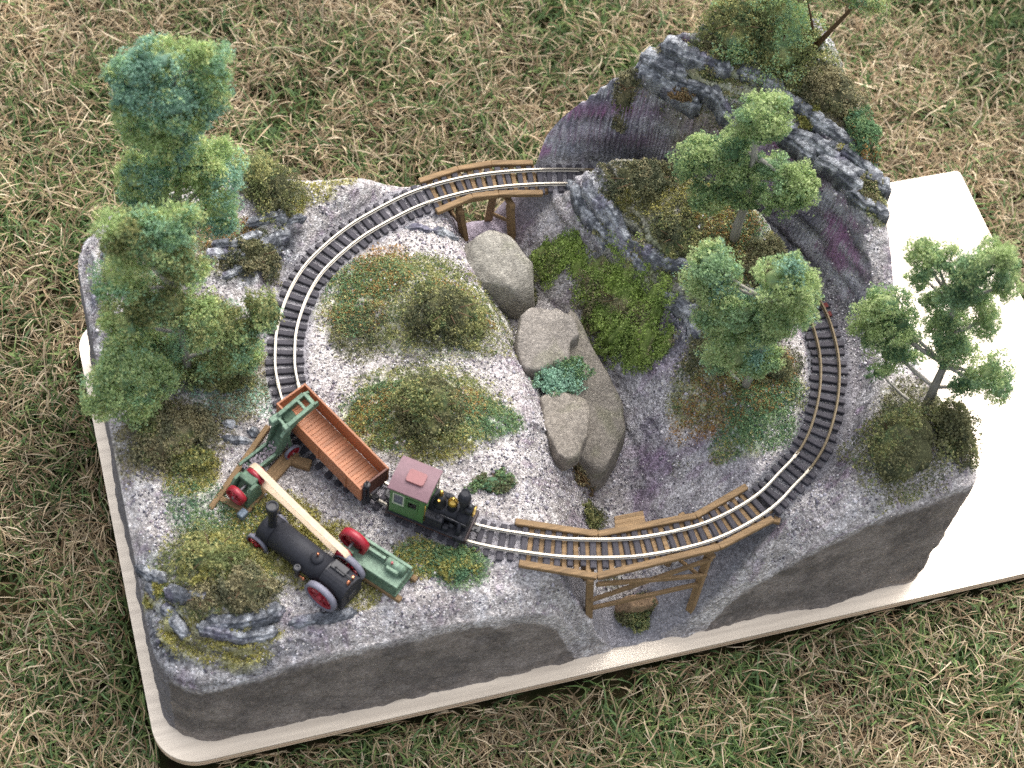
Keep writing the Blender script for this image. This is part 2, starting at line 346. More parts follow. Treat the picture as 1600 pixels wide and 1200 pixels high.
stp = sstep(1.0, 2.2, SLP)*(SD < -1)*(np.abs(DTR) > 10.5)
bnd = fbm(P3*np.array([.3, .3, 2.0]), 10, 4, 65)*4.0+fbm(P3*np.array([.35, .35, 1.2]), 4, 3, 66)*1.2
TV[:, :2] -= gxy*(bnd*stp)[:, None]
HG = Hh.reshape(GX.shape)
def ground(x, y):
    fx = min(max((x-gx[0])/GS, 0), len(gx)-2); fy = min(max((y-gy[0])/GS, 0), len(gy)-2); i, j = int(fx), int(fy); a, b = fx-i, fy-j
    return float((HG[j, i]*(1-a)+HG[j, i+1]*a)*(1-b)+(HG[j+1, i]*(1-a)+HG[j+1, i+1]*a)*b)
# paint of the scenery, as the modeller dabbed it on
def mixc(a, b, t): t = np.asarray(t)[:, None]; return a*(1-t)+b*t
def solid(c): return np.tile(lin(c), (len(TV), 1))
n1 = fbm(P3, 16, 4, 71); n2 = fbm(P3, 5, 3, 72); n3 = fbm(P3, 40, 3, 73); n4 = fbm(P3*np.array([1, 1, 3.2]), 13, 4, 74); nf = fbm(P3, 2.6, 2, 75)
X_, Y_ = XY[:, 0], XY[:, 1]
ad = np.abs(DTR)
c = mixc(solid((184, 179, 175)), solid((152, 147, 145)), sstep(-.35, .35, n1+.3*n2))
c = mixc(c, solid((206, 204, 201)), sstep(.05, .5, n2+.4*nf)*.6)
c = mixc(c, solid((146, 128, 140)), .25*sstep(.1, .5, n3)*sstep(.0, .4, n2+.2))
dark = np.clip(sstep(250, 300, X_)*(DTR > -13), 0, 1)
bal = 1-sstep(9.5, 13, ad+n2*2); c = mixc(c, mixc(solid((138, 136, 140)), solid((98, 99, 104)), dark), bal*.95)
bal2 = (DTR > 0)*sstep(296, 312, X_)*sstep(20, 40, Y_)*(1-sstep(17, 25, DTR+n2*3)); c = mixc(c, solid((104, 103, 108)), bal2*.8)
slope = sstep(238, 262, X_)*(DTR < -11)*sstep(20, 60, 300-Y_)*blob(XY, 268, 92, 32, 82, 4)
c = mixc(c, mixc(solid((172, 170, 172)), solid((136, 134, 140)), sstep(-.3, .3, n1)), slope*.9)
c = mixc(c, solid((134, 108, 138)), slope*.4*sstep(.05, .4, n3+n2*.5))
stx = fbm(np.c_[X_*.22, Y_, Hh*.3], 6, 4, 81)+.5*fbm(np.c_[X_*.3, Y_, Hh*.3], 2.5, 2, 82); sty = fbm(np.c_[X_, Y_*.22, Hh*.3], 6, 4, 83)
gs = sstep(.45, .9, SLP)*(np.abs(DTR) > 11)*(SD < 0); st_ = np.where(np.abs(gxy[:, 0]) > .6, stx, sty)
c = mixc(c, solid((128, 104, 132)), .38*gs*sstep(.1, .4, st_)); c = mixc(c, solid((198, 196, 198)), .5*gs*sstep(.1, .4, -st_))
und = (1-sstep(55, 80, GUH))*(DTR > -30)*sstep(200, 225, Y_); c = mixc(c, solid((150, 130, 146)), .4*und*sstep(-.1, .3, n3))
cl = (DTR > 11.0)*(X_ > 240)*(Y_ > 95)*sstep(.7, 1.3, SLP)
cl = np.clip(cl, 0, 1)*sstep(88, 94, Hh+n2*3)*(1-sstep(0, 2, SD))
nb_ = fbm(P3*np.array([.28, .28, 1.3]), 8, 4, 84); nc_ = fbm(P3*np.array([.5, .5, .8]), 14, 3, 85); cc = mixc(solid((118, 117, 122)), solid((200, 200, 204)), sstep(-.3, .35, nb_+.6*nc_))
cc = mixc(cc, solid((150, 98, 140)), .8*sstep(.05, .3, n4)*sstep(-.3, .2, n3+.2)); n5 = fbm(P3*np.array([.35, .35, 2.4]), 9, 4, 78); cc = mixc(cc, solid((66, 66, 74)), .6*sstep(.08, .35, n5)); cc = mixc(cc, solid((184, 186, 192)), .4*sstep(.12, .4, -n5))
cc = mixc(cc, solid((92, 96, 116)), .4*sstep(.1, .4, -n4))
pb = np.exp(-((Hh-125-6*n3-.06*(X_-300))/4.5)**2)+.7*np.exp(-((Hh-108-5*n3)/3.0)**2); cc = mixc(cc, solid((146, 98, 134)), np.clip(pb, 0, 1)*.5*sstep(150, 200, Y_)*sstep(-.5, .1, nb_+.2))
c = mixc(c, cc, cl*(1-.55*sstep(366, 384, X_)))
rk = mixc(solid((88, 90, 95)), solid((168, 170, 172)), sstep(-.18, .34, n2+.7*nf+.25*n1)); rk = mixc(rk, solid((120, 114, 134)), .25*sstep(.1, .4, n3))
c = mixc(c, rk, ROCK*.95*(1-.92*np.clip(cl, 0, 1)))
wz = sstep(.02, .1, wall+n2*.03)
wc = mixc(solid((132, 124, 117)), solid((106, 100, 95)), sstep(-.3, .3, n1+.3*n2)); wc = mixc(wc, solid((138, 128, 120)), .5*sstep(.2, .5, n2)); n6 = fbm(P3*np.array([.5, .5, 2.2]), 3.5, 4, 79); wc = mixc(wc, solid((76, 71, 68)), .3*sstep(.12, .4, n6)); wc = mixc(wc, solid((150, 142, 134)), .25*sstep(.2, .45, -n6))
wtop = np.where(Y_ < 14, np.interp(X_, [8, 40, 160, 190, 215, 224, 262, 290, 320, 350, 395], [3, 2, 5, 10, 26, 40, 40, 3, 5, 4, 3]), 2)   # grit spills over the front edge
wz = sstep(0, 3.5, Hh*wall-wtop+n2*3)*(SD > 0)
c = mixc(c, wc, wz)
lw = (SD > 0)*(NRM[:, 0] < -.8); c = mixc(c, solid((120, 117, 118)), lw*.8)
spk = np.clip(1-.5*wz-.35*cl, 0.1, 1)*(1-.3*bal)
# olive scatter under the plants is added further down as COVER patches
COVER = []
# ------------------------------------------------------------------ patches of scatter (x, y, rx, ry, rot, palette, density)
PAL = {'olive': [(118, 130, 76), (146, 150, 86), (178, 174, 104), (96, 118, 74)], 'yellow': [(168, 160, 74), (186, 176, 92), (142, 142, 68)], 'green': [(104, 142, 92), (128, 156, 96), (88, 128, 90)],
       'teal': [(122, 164, 138), (138, 178, 150), (112, 150, 124)], 'rust': [(170, 118, 62), (186, 144, 80), (142, 108, 60)], 'dark': [(94, 96, 64), (114, 112, 74), (78, 84, 60)], 'khaki': [(128, 120, 84), (148, 138, 98), (104, 104, 76)],
       'bright': [(154, 182, 78), (172, 196, 98), (132, 162, 70)], 'leaf': [(150, 172, 104), (168, 184, 118), (134, 162, 98), (126, 158, 110)], 'tree': [(152, 176, 106), (178, 188, 114), (134, 170, 114), (128, 168, 128)], 'brown': [(122, 98, 66), (144, 118, 78)]}
for _k in PAL:
    _a = 255*(np.array(PAL[_k], float)/255)**.84; _g = _a.mean(1, keepdims=True); PAL[_k] = [tuple(q) for q in np.minimum((_a*.86+_g*.14)*(1.1 if _k in ('tree', 'leaf', 'teal', 'dark', 'khaki') else 1), 250)]
PATCH = [(190,158,8,6,0,'rust',.8),(150,180,10,7,0,'rust',.7),(128,170,8,12,0,'green',.8),(142,118,14,7,-10,'rust',.6),(135,108,12,14,0,'green',.7),(165,170,46,28,-14,'olive',.5),(152,112,36,24,-10,'olive',.5),(158,172,40,26,-8,'olive',.6),(145,185,18,12,0,'green',.5),(178,168,12,9,0,'rust',.45),(132,172,14,14,0,'rust',.3),(128,160,12,16,0,'dark',.5),(140,190,14,14,0,'rust',.25),
 (152,110,30,22,-10,'olive',.6),(180,102,15,9,-10,'green',1.0),(170,108,9,8,0,'rust',.6),(130,120,18,10,10,'green',.6),(152,90,16,8,0,'yellow',.7),(120,112,10,10,0,'rust',.2),(160,138,40,3,4,'olive',.3),
 (40,50,26,22,-20,'olive',1.0),(52,55,12,16,0,'yellow',.7),(60,60,10,6,-30,'yellow',1.0),(48,30,14,8,-10,'khaki',.8),(76,48,26,5,-48,'yellow',1.0),(92,33,8,5,-48,'yellow',.8),(135,37,16,8,-20,'green',1.0),(126,36,10,6,0,'yellow',.8),(146,33,5,6,0,'yellow',.8),
 (55,72,16,9,-10,'green',.5),(38,100,12,10,0,'yellow',1.0),(45,78,10,20,10,'green',.35),(30,118,28,16,0,'khaki',.7),(92,214,6,10,30,'dark',.8),(74,204,12,8,10,'dark',.7),(112,230,8,5,30,'yellow',.9),(50,215,30,18,0,'khaki',.8),(78,218,14,6,10,'rust',.6),(40,170,24,18,0,'olive',.7),(70,150,18,16,0,'khaki',.7),(62,128,12,8,0,'khaki',.6),(30,150,14,20,0,'olive',.5),
 (290,206,26,14,-25,'dark',.9),(278,190,10,10,0,'yellow',.8),(300,184,22,14,-25,'yellow',.8),(316,168,16,14,0,'rust',.7),(325,160,12,10,0,'green',.6),(296,165,12,14,20,'dark',.8),(305,140,18,20,10,'olive',.8),(318,118,16,10,0,'dark',.8),(298,112,14,10,0,'dark',.7),
 (312,100,18,11,-10,'rust',1.0),(315,88,16,10,-20,'green',1.0),(306,94,10,8,0,'yellow',.6),(300,76,9,9,0,'green',.7),(298,60,6,6,0,'olive',.5),
 (338,236,34,11,0,'olive',1.0),(322,226,14,8,-10,'khaki',.7),(362,222,20,18,-35,'olive',1.0),(382,196,11,12,0,'khaki',.9),(386,172,10,16,0,'green',.9),(388,178,5,8,0,'rust',.8),(372,178,7,6,0,'yellow',.8),(385,150,7,6,0,'olive',.9),(300,242,10,5,0,'khaki',.7),(316,226,6,3,0,'brown',.4),
 (376,50,18,20,0,'dark',.8),(270,205,4,16,12,'khaki',.6),(268,172,5,14,20,'dark',.7),(281,152,4,10,25,'khaki',.5),(18,30,6,9,30,'yellow',.9),(30,20,9,4,-20,'yellow',.8),(44,15,12,3,-5,'yellow',.9),(24,26,8,4,-20,'khaki',.7),(270,72,4,4,0,'dark',.15),
 (230,68,6,5,0,'dark',.5),(222,204,7,6,0,'dark',.5),(232,40,5,5,0,'dark',.4)]
PATCH += [(298.6, 90.8, 24.2, 17.0, 0, 'rust', 0.8), (306.1, 72.8, 16.1, 15.8, 0, 'green', 1), (288.9, 99.6, 14.5, 18.9, 0, 'olive', 0.9), (292.7, 67.6, 9.7, 9.1, 0, 'green', 0.6), (286.8, 65.6, 5.2, 5.3, 0, 'yellow', 0.5), (296.1, 159.1, 29.0, 17.0, 0, 'olive', 0.9), (307.5, 147.2, 16.1, 11.3, 0, 'rust', 0.8), (286.6, 177.7, 22.6, 11.3, 0, 'dark', 0.8), (334.4, 148.6, 7.1, 6.8, 0, 'yellow', 0.9), (346.6, 232.3, 29.0, 20.8, 0, 'olive', 0.8), (377.5, 217.0, 17.7, 17.0, 0, 'olive', 0.8), (359.8, 213.1, 14.5, 6.8, 0, 'khaki', 0.7), (39.6, 223.5, 19.4, 13.6, 0, 'khaki', 0.9), (123.6, 238.5, 11.6, 6.0, 0, 'yellow', 0.7), (139.5, 244.2, 8.4, 3.0, 0, 'yellow', 0.5), (32.8, 85.2, 8.4, 16.6, 0, 'green', 0.5), (22.0, 29.7, 9.7, 3.8, 0, 'yellow', 0.8), (38.9, 22.8, 9.0, 3.4, 0, 'yellow', 0.8), (52.3, 19.3, 11.0, 2.6, 0, 'yellow', 0.8), (11.5, 49.6, 7.1, 3.8, 0, 'yellow', 0.8), (67.1, 76.0, 16.1, 9.1, 0, 'yellow', 1), (77.2, 68.6, 12.9, 9.8, 0, 'yellow', 0.9), (82.2, 57.7, 11.6, 8.3, 0, 'yellow', 0.9), (94.0, 58.2, 9.7, 6.0, 0, 'yellow', 0.7), (106.0, 34.0, 8.4, 6.8, 0, 'yellow', 0.9), (71.4, 48.3, 11.0, 5.3, 0, 'yellow', 0.9), (78.3, 40.0, 8.4, 4.5, 0, 'yellow', 0.6), (100.0, 26.9, 8.4, 5.3, 0, 'yellow', 0.8), (130.6, 38.6, 12.9, 9.8, 0, 'yellow', 0.8), (146.8, 32.0, 12.9, 11.3, 0, 'green', 1), (61.2, 140.4, 16.1, 15.1, 0, 'teal', 0.4), (75.0, 135.3, 9.7, 11.3, 0, 'teal', 0.3), (323.7, 98.7, 12.9, 9.1, 0, 'dark', 0.7), (326.6, 87.5, 7.1, 12.8, 0, 'olive', 0.5), (139.6, 188.5, 19.4, 15.1, 0, 'green', 0.6), (151.5, 197.8, 12.9, 11.3, 0, 'rust', 0.35), (129.5, 159.4, 12.9, 9.1, 0, 'dark', 0.6), (169.9, 97.6, 16.1, 8.3, 0, 'green', 0.8), (130.4, 111.4, 19.4, 13.6, 0, 'yellow', 0.5), (125.7, 117.0, 9.7, 7.5, 0, 'rust', 0.4)]
cov = np.zeros(len(TV)); covc = np.zeros((len(TV), 3))
for (px, py, rx, ry, ro, pal, den) in PATCH:
    near = np.abs(XY-np.array([px, py])).max(1) < 1.6*max(rx, ry)
    q = np.zeros(len(TV)); q[near] = blob(XY[near], px, py, rx, ry, ro, .3)
    q = q*np.clip(.8+1.0*n2+.5*nf, 0, 1)*den*(1-wz)*(ad > 9.2)
    base = np.mean([lin(k) for k in PAL[pal]], 0)*.9
    covc = covc*(1-q)[:, None]+base*q[:, None]; cov = np.maximum(cov, q)
c = mixc(c, np.where(cov[:, None] > .01, covc/np.maximum(cov, .01)[:, None], c), np.clip(cov*.85, 0, 1))
ny_, nx_ = GX.shape
ii = np.arange(nx_*ny_).reshape(ny_, nx_)
Q = np.stack([ii[:-1, :-1], ii[:-1, 1:], ii[1:, 1:], ii[1:, :-1]], -1).reshape(-1, 4)
keep = (SD[Q] < WD-1).any(1); Q = Q[keep]
used = np.unique(Q); rem = np.full(len(TV), -1); rem[used] = np.arange(len(used))
tm = np_mesh('terrain', TV[used], rem[Q], np.c_[c, spk][used], smooth=True)
tm.materials.append(attr_mat('painted_scenery', 0.95, speck=1.0, spec=0.1))
terrain = obj('terrain', tm, None, kind='structure')
def rock_ledge(path, wd, ht, seed):
    r = np.random.default_rng(seed); K = np.array(path, float); sg = np.r_[0, np.cumsum(np.linalg.norm(np.diff(K, axis=0), axis=1))]; L = sg[-1]; m = int(max(8, L/.9)); n = 20
    S = np.linspace(0, L, m+1); C0 = np.c_[np.interp(S, sg, K[:, 0]), np.interp(S, sg, K[:, 1])]; C0 += np.c_[fbm(np.c_[S+seed*31, S*0, S*0], 16, 3, seed), fbm(np.c_[S+seed*31, S*0+5, S*0], 16, 3, seed)]*2.2
    T0 = np.gradient(C0, axis=0); T0 /= np.linalg.norm(T0, axis=1)[:, None]; Z0 = np.array([ground(*q) for q in C0]); Z0 = np.convolve(np.pad(Z0, 6, 'edge'), np.ones(13)/13, 'valid')
    # two beds of stone, broken into blocks along the length
    bk = np.cumsum(r.uniform(7, 20, 40)); bi = np.searchsorted(bk, S); bh = r.uniform(.82, 1.12, 41)[bi]; bo = r.uniform(-.12, .12, 41)[bi]*wd; crack = np.min(np.abs(S[:, None]-bk[None]), 1); bh = bh*(.7+.3*sstep(.1, .7, crack)); sh2 = r.uniform(-.1, .1, 41)[bi]
    sec = [(-.5, -1.4), (-.52, .1), (-.5, .42), (-.43, .5), (-.33, .5), (-.34, .9), (-.28, 1.0), (-.1, 1.03), (.1, 1.03), (.27, 1.0), (.34, .92), (.33, .52), (.43, .5), (.5, .42), (.52, .1), (.5, -1.4)]; n = len(sec); V = []
    e_ = np.clip(np.minimum(S, L-S)/2.5, .3, 1)
    for a_, b_ in sec:
        u_ = (a_+(sh2 if b_ > .6 else 0))*wd*e_+bo
        V.append(np.c_[C0[:, 0]-T0[:, 1]*u_, C0[:, 1]+T0[:, 0]*u_, Z0+ht*b_*(bh*e_ if b_ > 0 else 1)])
    V = np.stack(V, 1).reshape(-1, 3)
    V = V+np.c_[fbm(V, 5, 3, seed), fbm(V, 5, 3, seed+1), fbm(V, 5, 3, seed+2)]*np.array([.8, .8, .8])+np.c_[fbm(V, 1.8, 2, seed+3), fbm(V, 1.8, 2, seed+4), fbm(V, 1.8, 2, seed+5)]*.4
    k_ = sstep(-.2, .35, fbm(V, 4, 3, 72)+.7*fbm(V, 1.6, 2, 75)); c_ = lin((92, 95, 100))*(1-k_)[:, None]+lin((160, 163, 166))*k_[:, None]; pu = sstep(.15, .4, fbm(V, 11, 2, 80))[:, None]*.35; c_ = c_*(1-pu)+lin((116, 108, 130))*pu
    F = [(i*n+k, i*n+(k+1) % n, (i+1)*n+(k+1) % n, (i+1)*n+k) for i in range(m) for k in range(n)]
    me = np_mesh('rock_ledge', V, np.array(F), np.c_[c_, np.full(len(c_), .75)]); me.materials.append(tm.materials[0]); obj('rock_ledge', me, None, terrain)
for k, (path, wd, ht) in enumerate([([(255.6, 229.1), (254.7, 208.2), (258.2, 196.0), (262.6, 181.5)], 4.8, 4), ([(257.1, 212.6), (263.1, 194.2), (269.6, 179.5), (275.5, 164.7), (282.7, 153.5), (291.5, 146.1)], 5.9, 5), ([(260.3, 194.3), (264.9, 181.3), (269.8, 169.9), (275.9, 157.8)], 4.4, 4), ([(279.1, 151.8), (284.5, 140.1), (291.4, 127.9)], 5.9, 4.5), ([(282.3, 141.7), (287.4, 129.0), (289.8, 117.8)], 5.2, 4), ([(260.6, 203.6), (265.8, 186.8), (271.7, 175.5)], 3.7, 3.5), ([(292.2, 249.5), (301.7, 241.2), (312.0, 234.8)], 8.1, 5), ([(298.9, 246.1), (310.0, 240.4), (321.6, 232.5), (331.2, 228.5)], 7.4, 5), ([(286.9, 245.8), (295.9, 238.3), (306.0, 233.7), (318.5, 225.5)], 8.1, 5.5), ([(301.5, 237.3), (313.2, 230.7), (324.2, 223.3)], 5.9, 4), ([(318.7, 225.5), (332.4, 216.1), (342.7, 205.9)], 7.4, 5), ([(345.7, 221.2), (354.3, 213.5), (362.7, 206.2), (367.6, 192.7)], 6.7, 5), ([(349.4, 201.3), (356.9, 189.9), (363.2, 180.7)], 6.7, 5), ([(353.4, 200.2), (363.8, 191.6), (371.7, 179.9)], 5.6, 4), ([(361.5, 191.0), (371.9, 177.4), (380.8, 162.1)], 6.7, 5), ([(366.2, 198.3), (377.5, 187.2), (382.4, 177.7)], 6.7, 4), ([(363.2, 182.9), (373.6, 167.2), (380.9, 158.3)], 6.7, 5), ([(380.5, 165.1), (394.5, 156.9)], 7.4, 5), ([(371.1, 160.1), (378.3, 150.6), (393.3, 149.8)], 6.7, 5), ([(333.8, 228.1), (345.4, 220.6), (353.9, 212.7)], 5.9, 4), ([(341.3, 214.1), (350.0, 203.9), (358.7, 195.4)], 5.9, 4.5), ([(372.9, 180.3), (383.8, 170.9), (390.9, 160.8)], 5.9, 4), ([(70.0, 196.4), (80.1, 201.5), (90.9, 204.4)], 4.4, 3), ([(64.7, 206.4), (75.2, 207.6), (85.8, 205.1)], 5.9, 4), ([(92.5, 211.4), (101.0, 215.2), (110.1, 219.3)], 5.9, 4), ([(86.5, 220.0), (99.5, 222.4), (110.2, 225.4)], 5.2, 4), ([(88.8, 208.8), (101.1, 212.7)], 4.8, 3), ([(68.8, 211.5), (82.5, 212.7), (95.0, 215.9)], 4.8, 3.5), ([(105.6, 221.6), (119.7, 227.9)], 4.8, 3), ([(5.9, 65.7), (11.6, 58.1), (18.3, 50.6)], 5.2, 3.5), ([(15.8, 48.2), (24.5, 40.6), (33.5, 34.3)], 5.9, 4), ([(32.2, 31.1), (41.6, 28.1), (50.9, 27.0), (64.1, 27.5)], 6.7, 4.5), ([(27.3, 29.7), (36.4, 23.9), (48.4, 21.2), (61.3, 19.9)], 5.9, 4), ([(11.2, 42.9), (18.5, 33.1), (25.5, 28.0)], 5.9, 4), ([(66.0, 23.1), (83.1, 22.5), (97.3, 21.6)], 4.8, 3), ([(9.3, 56.3), (12.5, 46.9)], 4.4, 3), ([(53.5, 114.0), (68.3, 111.3)], 3.3, 2), ([(66.6, 117.3), (73.0, 114.2)], 4.8, 3), ([(56.4, 122.9), (63.9, 118.7)], 4.4, 2.4), ([(166.9, 217.4), (180.7, 214.4)], 4.1, 2), ([(180.5, 216.0), (193.7, 211.1)], 4.4, 2.4), ([(17.3, 214.1), (12.1, 198.8)], 4.4, 3), ([(22.3, 227.6), (17.3, 217.4)], 4.1, 2.6)]): rock_ledge(path, wd, ht, k+3)
terrain['label'] = 'grey gritty model hillside with a creek cut through it, standing on the plywood board'

# ------------------------------------------------------------------ plywood board
def rr_poly(x0, x1, y0, y1, r, n=10):
    o = []
    for cx, cy, a in ((x1-r, y0+r, -90), (x1-r, y1-r, 0), (x0+r, y1-r, 90), (x0+r, y0+r, 180)):
        for k in range(n+1):
            t = math.radians(a+90*k/n); o.append((cx+r*math.cos(t), cy+r*math.sin(t)))
    return o
def corner_poly():
    o = []
    for cx, cy, a, r in ((513, 2, -90, 2.5), (513, 250, 0, 2.5), (0, 252, 90, 17), (0, 0, 180, 21)):
        cx = 515.6-r if cx > 100 else r; cy = 252.7-r if cy > 100 else r
        for k in range(11):
            t = math.radians(a+9*k); o.append((cx+r*math.cos(t), cy+r*math.sin(t)))
    return o
CP = corner_poly()
board = thing('plywood_board', 'pale plywood baseboard with rounded corners lying on the lawn', 'board', (0, 0, 0))
zt = 0.0
for k, (th, rgb) in enumerate(((1.1, (240, 224, 202)), (1.2, (150, 112, 82)), (1.4, (222, 200, 170)), (1.2, (150, 112, 82)), (1.1, (214, 190, 160)))):
    mb = MB(); ins = (0, .25, .1, .3, .15)[k]
    poly = [(x+(ins if x < 250 else -ins), y+(ins if y < 120 else -ins)) for x, y in CP]
    mb.prism(poly, zt-th, zt, lambda u, v, a: (u, v, a))
    part('ply', mb, mat('ply_wood_%s' % 'abcde'[k], rgb, 0.34 if k == 0 else .7, 0, .1, 120, .12, 500, .5 if k == 0 else .2, grain=(.12, 2.0, 1)), board); zt -= th
# ------------------------------------------------------------------ lawn: earth sheet and grass blades
bm = bmesh.new(); bmesh.ops.create_grid(bm, x_segments=8, y_segments=8, size=30)
gm = bpy.data.meshes.new('ground'); bm.to_mesh(gm); bm.free()
gmat, n, b = nodes_of('lawn_earth'); b.inputs['Roughness'].default_value = 1; b.inputs['Specular IOR Level'].default_value = 0
tc = n.nodes.new('ShaderNodeTexCoord'); no = n.nodes.new('ShaderNodeTexNoise'); no.inputs['Scale'].default_value = 60; no.inputs['Detail'].default_value = 8
n.links.new(tc.outputs['Object'], no.inputs['Vector']); rp = n.nodes.new('ShaderNodeValToRGB'); e = rp.color_ramp.elements
e[0].position = .35; e[0].color = L4((44, 37, 27)); e[1].position = .65; e[1].color = L4((76, 64, 46)); q = e.new(.5); q.color = L4((52, 54, 32))
n.links.new(no.outputs['Fac'], rp.inputs[0]); n.links.new(rp.outputs[0], b.inputs['Base Color'])
gr = obj('ground', gm, gmat, kind='structure'); gr.location = (0.25, 0.15, -0.0185)
def grass_blades(N, seed, x0, x1, y0, y1, zb=-18.5):
    r = np.random.default_rng(seed)
    P = np.c_[r.uniform(x0, x1, N), r.uniform(y0, y1, N), np.full(N, zb)]
    inb = (P[:, 0] > 4) & (P[:, 0] < 511) & (P[:, 1] > 4) & (P[:, 1] < 249); P = P[~inb]; N = len(P)
    cl = fbm(P, 46, 3, 91)+.5*fbm(P, 15, 2, 92)
    bare = (fbm(P, 28, 3, 94) < -.22) & (r.random(N) < .75); P = P[~bare]; cl = cl[~bare]; N = len(P)
    tone = 1+.5*fbm(P, 34, 3, 95)+.35*fbm(P, 90, 2, 96)
    green = r.random(N) < np.clip(.42+.75*cl, .1, .85)
    ang = r.uniform(0, 2*math.pi, N)+1.2*fbm(P, 30, 2, 93)
    ln = np.where(green, r.uniform(8, 24, N), r.uniform(7, 23, N)); tilt = np.where(green, r.uniform(.25, 1.25, N), r.uniform(.75, 1.5, N))
    wd = np.where(green, r.uniform(.6, 1.6, N), r.uniform(.35, .95, N))
    P[:, 2] += np.where(green, r.uniform(0, 3, N), r.uniform(0, 11, N))*np.clip(1+1.2*cl, .1, 1.6)
    dirh = np.c_[np.cos(ang), np.sin(ang), np.zeros(N)]; side = np.c_[-np.sin(ang), np.cos(ang), r.uniform(-.7, .7, N)]; side /= np.linalg.norm(side, axis=1)[:, None]
    bend = r.uniform(.1, .75, N); sw = r.normal(0, .25, N)
    nearb = np.zeros(N, bool)
    pts = []; p = P.copy(); t = tilt-bend*.5
    for k in range(4):
        pts.append(p.copy())
        st = ln/3; p = p+(dirh*np.sin(t)[:, None]+np.array([0, 0, 1])*np.cos(t)[:, None])*st[:, None]+side*(sw*st*(k-.6))[:, None]; t = t+bend*.75
    # keep clear of the board: blades may lap a little over its edge
    w0 = [0.55, 1.0, .8]
    V = []
    for k in range(3): V += [pts[k]-side*(wd*w0[k]/2)[:, None], pts[k]+side*(wd*w0[k]/2)[:, None]]
    V.append(pts[3]); V = np.stack(V, 1)
    V[:, :, 2] = np.maximum(V[:, :, 2], -18.3)
    ed = np.maximum(np.maximum(-V[:, :, 0], V[:, :, 0]-515.6), np.maximum(-V[:, :, 1], V[:, :, 1]-252.7))        # distance outside the board
    lim = np.where(ed < 3, -7.5, np.where(ed < 12, -7.0+(ed-3)*1.4, 99)); tall = r.random(len(V)) < .015
    V[:, :, 2] = np.where(tall[:, None], V[:, :, 2], np.minimum(V[:, :, 2], lim))
    over = ((V[:, :, 0] > 1.5) & (V[:, :, 0] < 513.5) & (V[:, :, 1] > 1.5) & (V[:, :, 1] < 250.5) & (V[:, :, 2] < 1.0)).any(1)
    ovd = ((V[:, :, 0] > 9) & (V[:, :, 0] < 506) & (V[:, :, 1] > 8) & (V[:, :, 1] < 243)).any(1)
    V = V[~(over | ovd)]; green = green[~(over | ovd)]; tone = tone[~(over | ovd)]; N = len(V)
    g0 = lin([(92, 114, 64), (112, 132, 78), (72, 94, 54), (126, 136, 86), (98, 122, 80)]); t0 = lin([(168, 148, 118), (182, 164, 134), (144, 122, 94), (152, 138, 106), (112, 94, 70), (198, 182, 154)])
    colr = np.where(green[:, None], g0[r.integers(0, 5, N)], t0[r.integers(0, 6, N)])*(r.uniform(.7, 1.18, N)*np.clip(tone, .5, 1.35))[:, None]
    C7 = np.repeat(colr[:, None, :], 7, 1)*np.array([.62, .62, .95, .95, 1.08, 1.08, 1.15])[None, :, None]  # shade between blades put into the colour: darker roots, also for dead brown bases
    o = (np.arange(N)*7)[:, None]
    F = np.concatenate([o+np.array([[0, 1, 3]]), o+np.array([[0, 3, 2]]), o+np.array([[2, 3, 5]]), o+np.array([[2, 5, 4]]), o+np.array([[4, 5, 6]])], 0)
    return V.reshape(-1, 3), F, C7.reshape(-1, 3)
Vs, Fs, Cs = [], [], []; off = 0
for (N, seed, a) in ((222000, 3, (-130, 660, -150, 540)), (11000, 4, (-500, -130, -400, 800)), (11000, 5, (660, 1050, -400, 800)), (12000, 6, (-130, 660, 540, 900)), (13000, 8, (-130, 660, -450, -150))):
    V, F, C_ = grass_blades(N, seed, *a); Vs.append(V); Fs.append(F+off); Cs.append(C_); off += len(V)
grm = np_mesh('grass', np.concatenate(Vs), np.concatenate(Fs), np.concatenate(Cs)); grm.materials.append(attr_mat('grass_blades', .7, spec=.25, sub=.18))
go = obj('grass', grm, None, kind='stuff'); go['label'] = 'matted lawn of green blades and dry tan straw around the board'

# ------------------------------------------------------------------ railway track
M_TIE = mat('tie_wood', (72, 70, 75), .8, 0, .16, 900, .5, 1500, .2, grain=(.25, 2, 1)); M_RAIL = mat('nickel_rail', (168, 162, 150), .4, .75, .06, 500, 0, 1, .5)
M_BRN = mat('stained_timber', (130, 106, 76), .7, 0, .16, 500, .35, 900, .25, grain=(.2, 2.2, 2.2))
track = thing('railway_track', 'narrow gauge loop of model railway track on grey ballast with dark sleepers', 'railway track', (0, 0, 0))
def arc_pts(step):
    m = int(round(TLEN/step)); return np.arange(m)*len(TP)/m
def at(s, off=0.0):
    s = s % len(TP); i = int(s); f = s-i; j = (i+1) % len(TP); p = TP[i]*(1-f)+TP[j]*f; n_ = TN[i]*(1-f)+TN[j]*f; n_ /= np.linalg.norm(n_); return p+n_*off, n_
tie_me = []
for k in range(4):
    mb = MB(); L = 17+.5*k; mb.box((0, 0, -.9), (L, 2.5+.15*k, 1.8), 0, .3); me = mb.mesh('tie'); me.materials.append(M_TIE); tie_me.append(me)
def on_bridge(p): return (p[1] < 60 and 188 < p[0] < 303) or (p[1] > 222 and 177 < p[0] < 239)
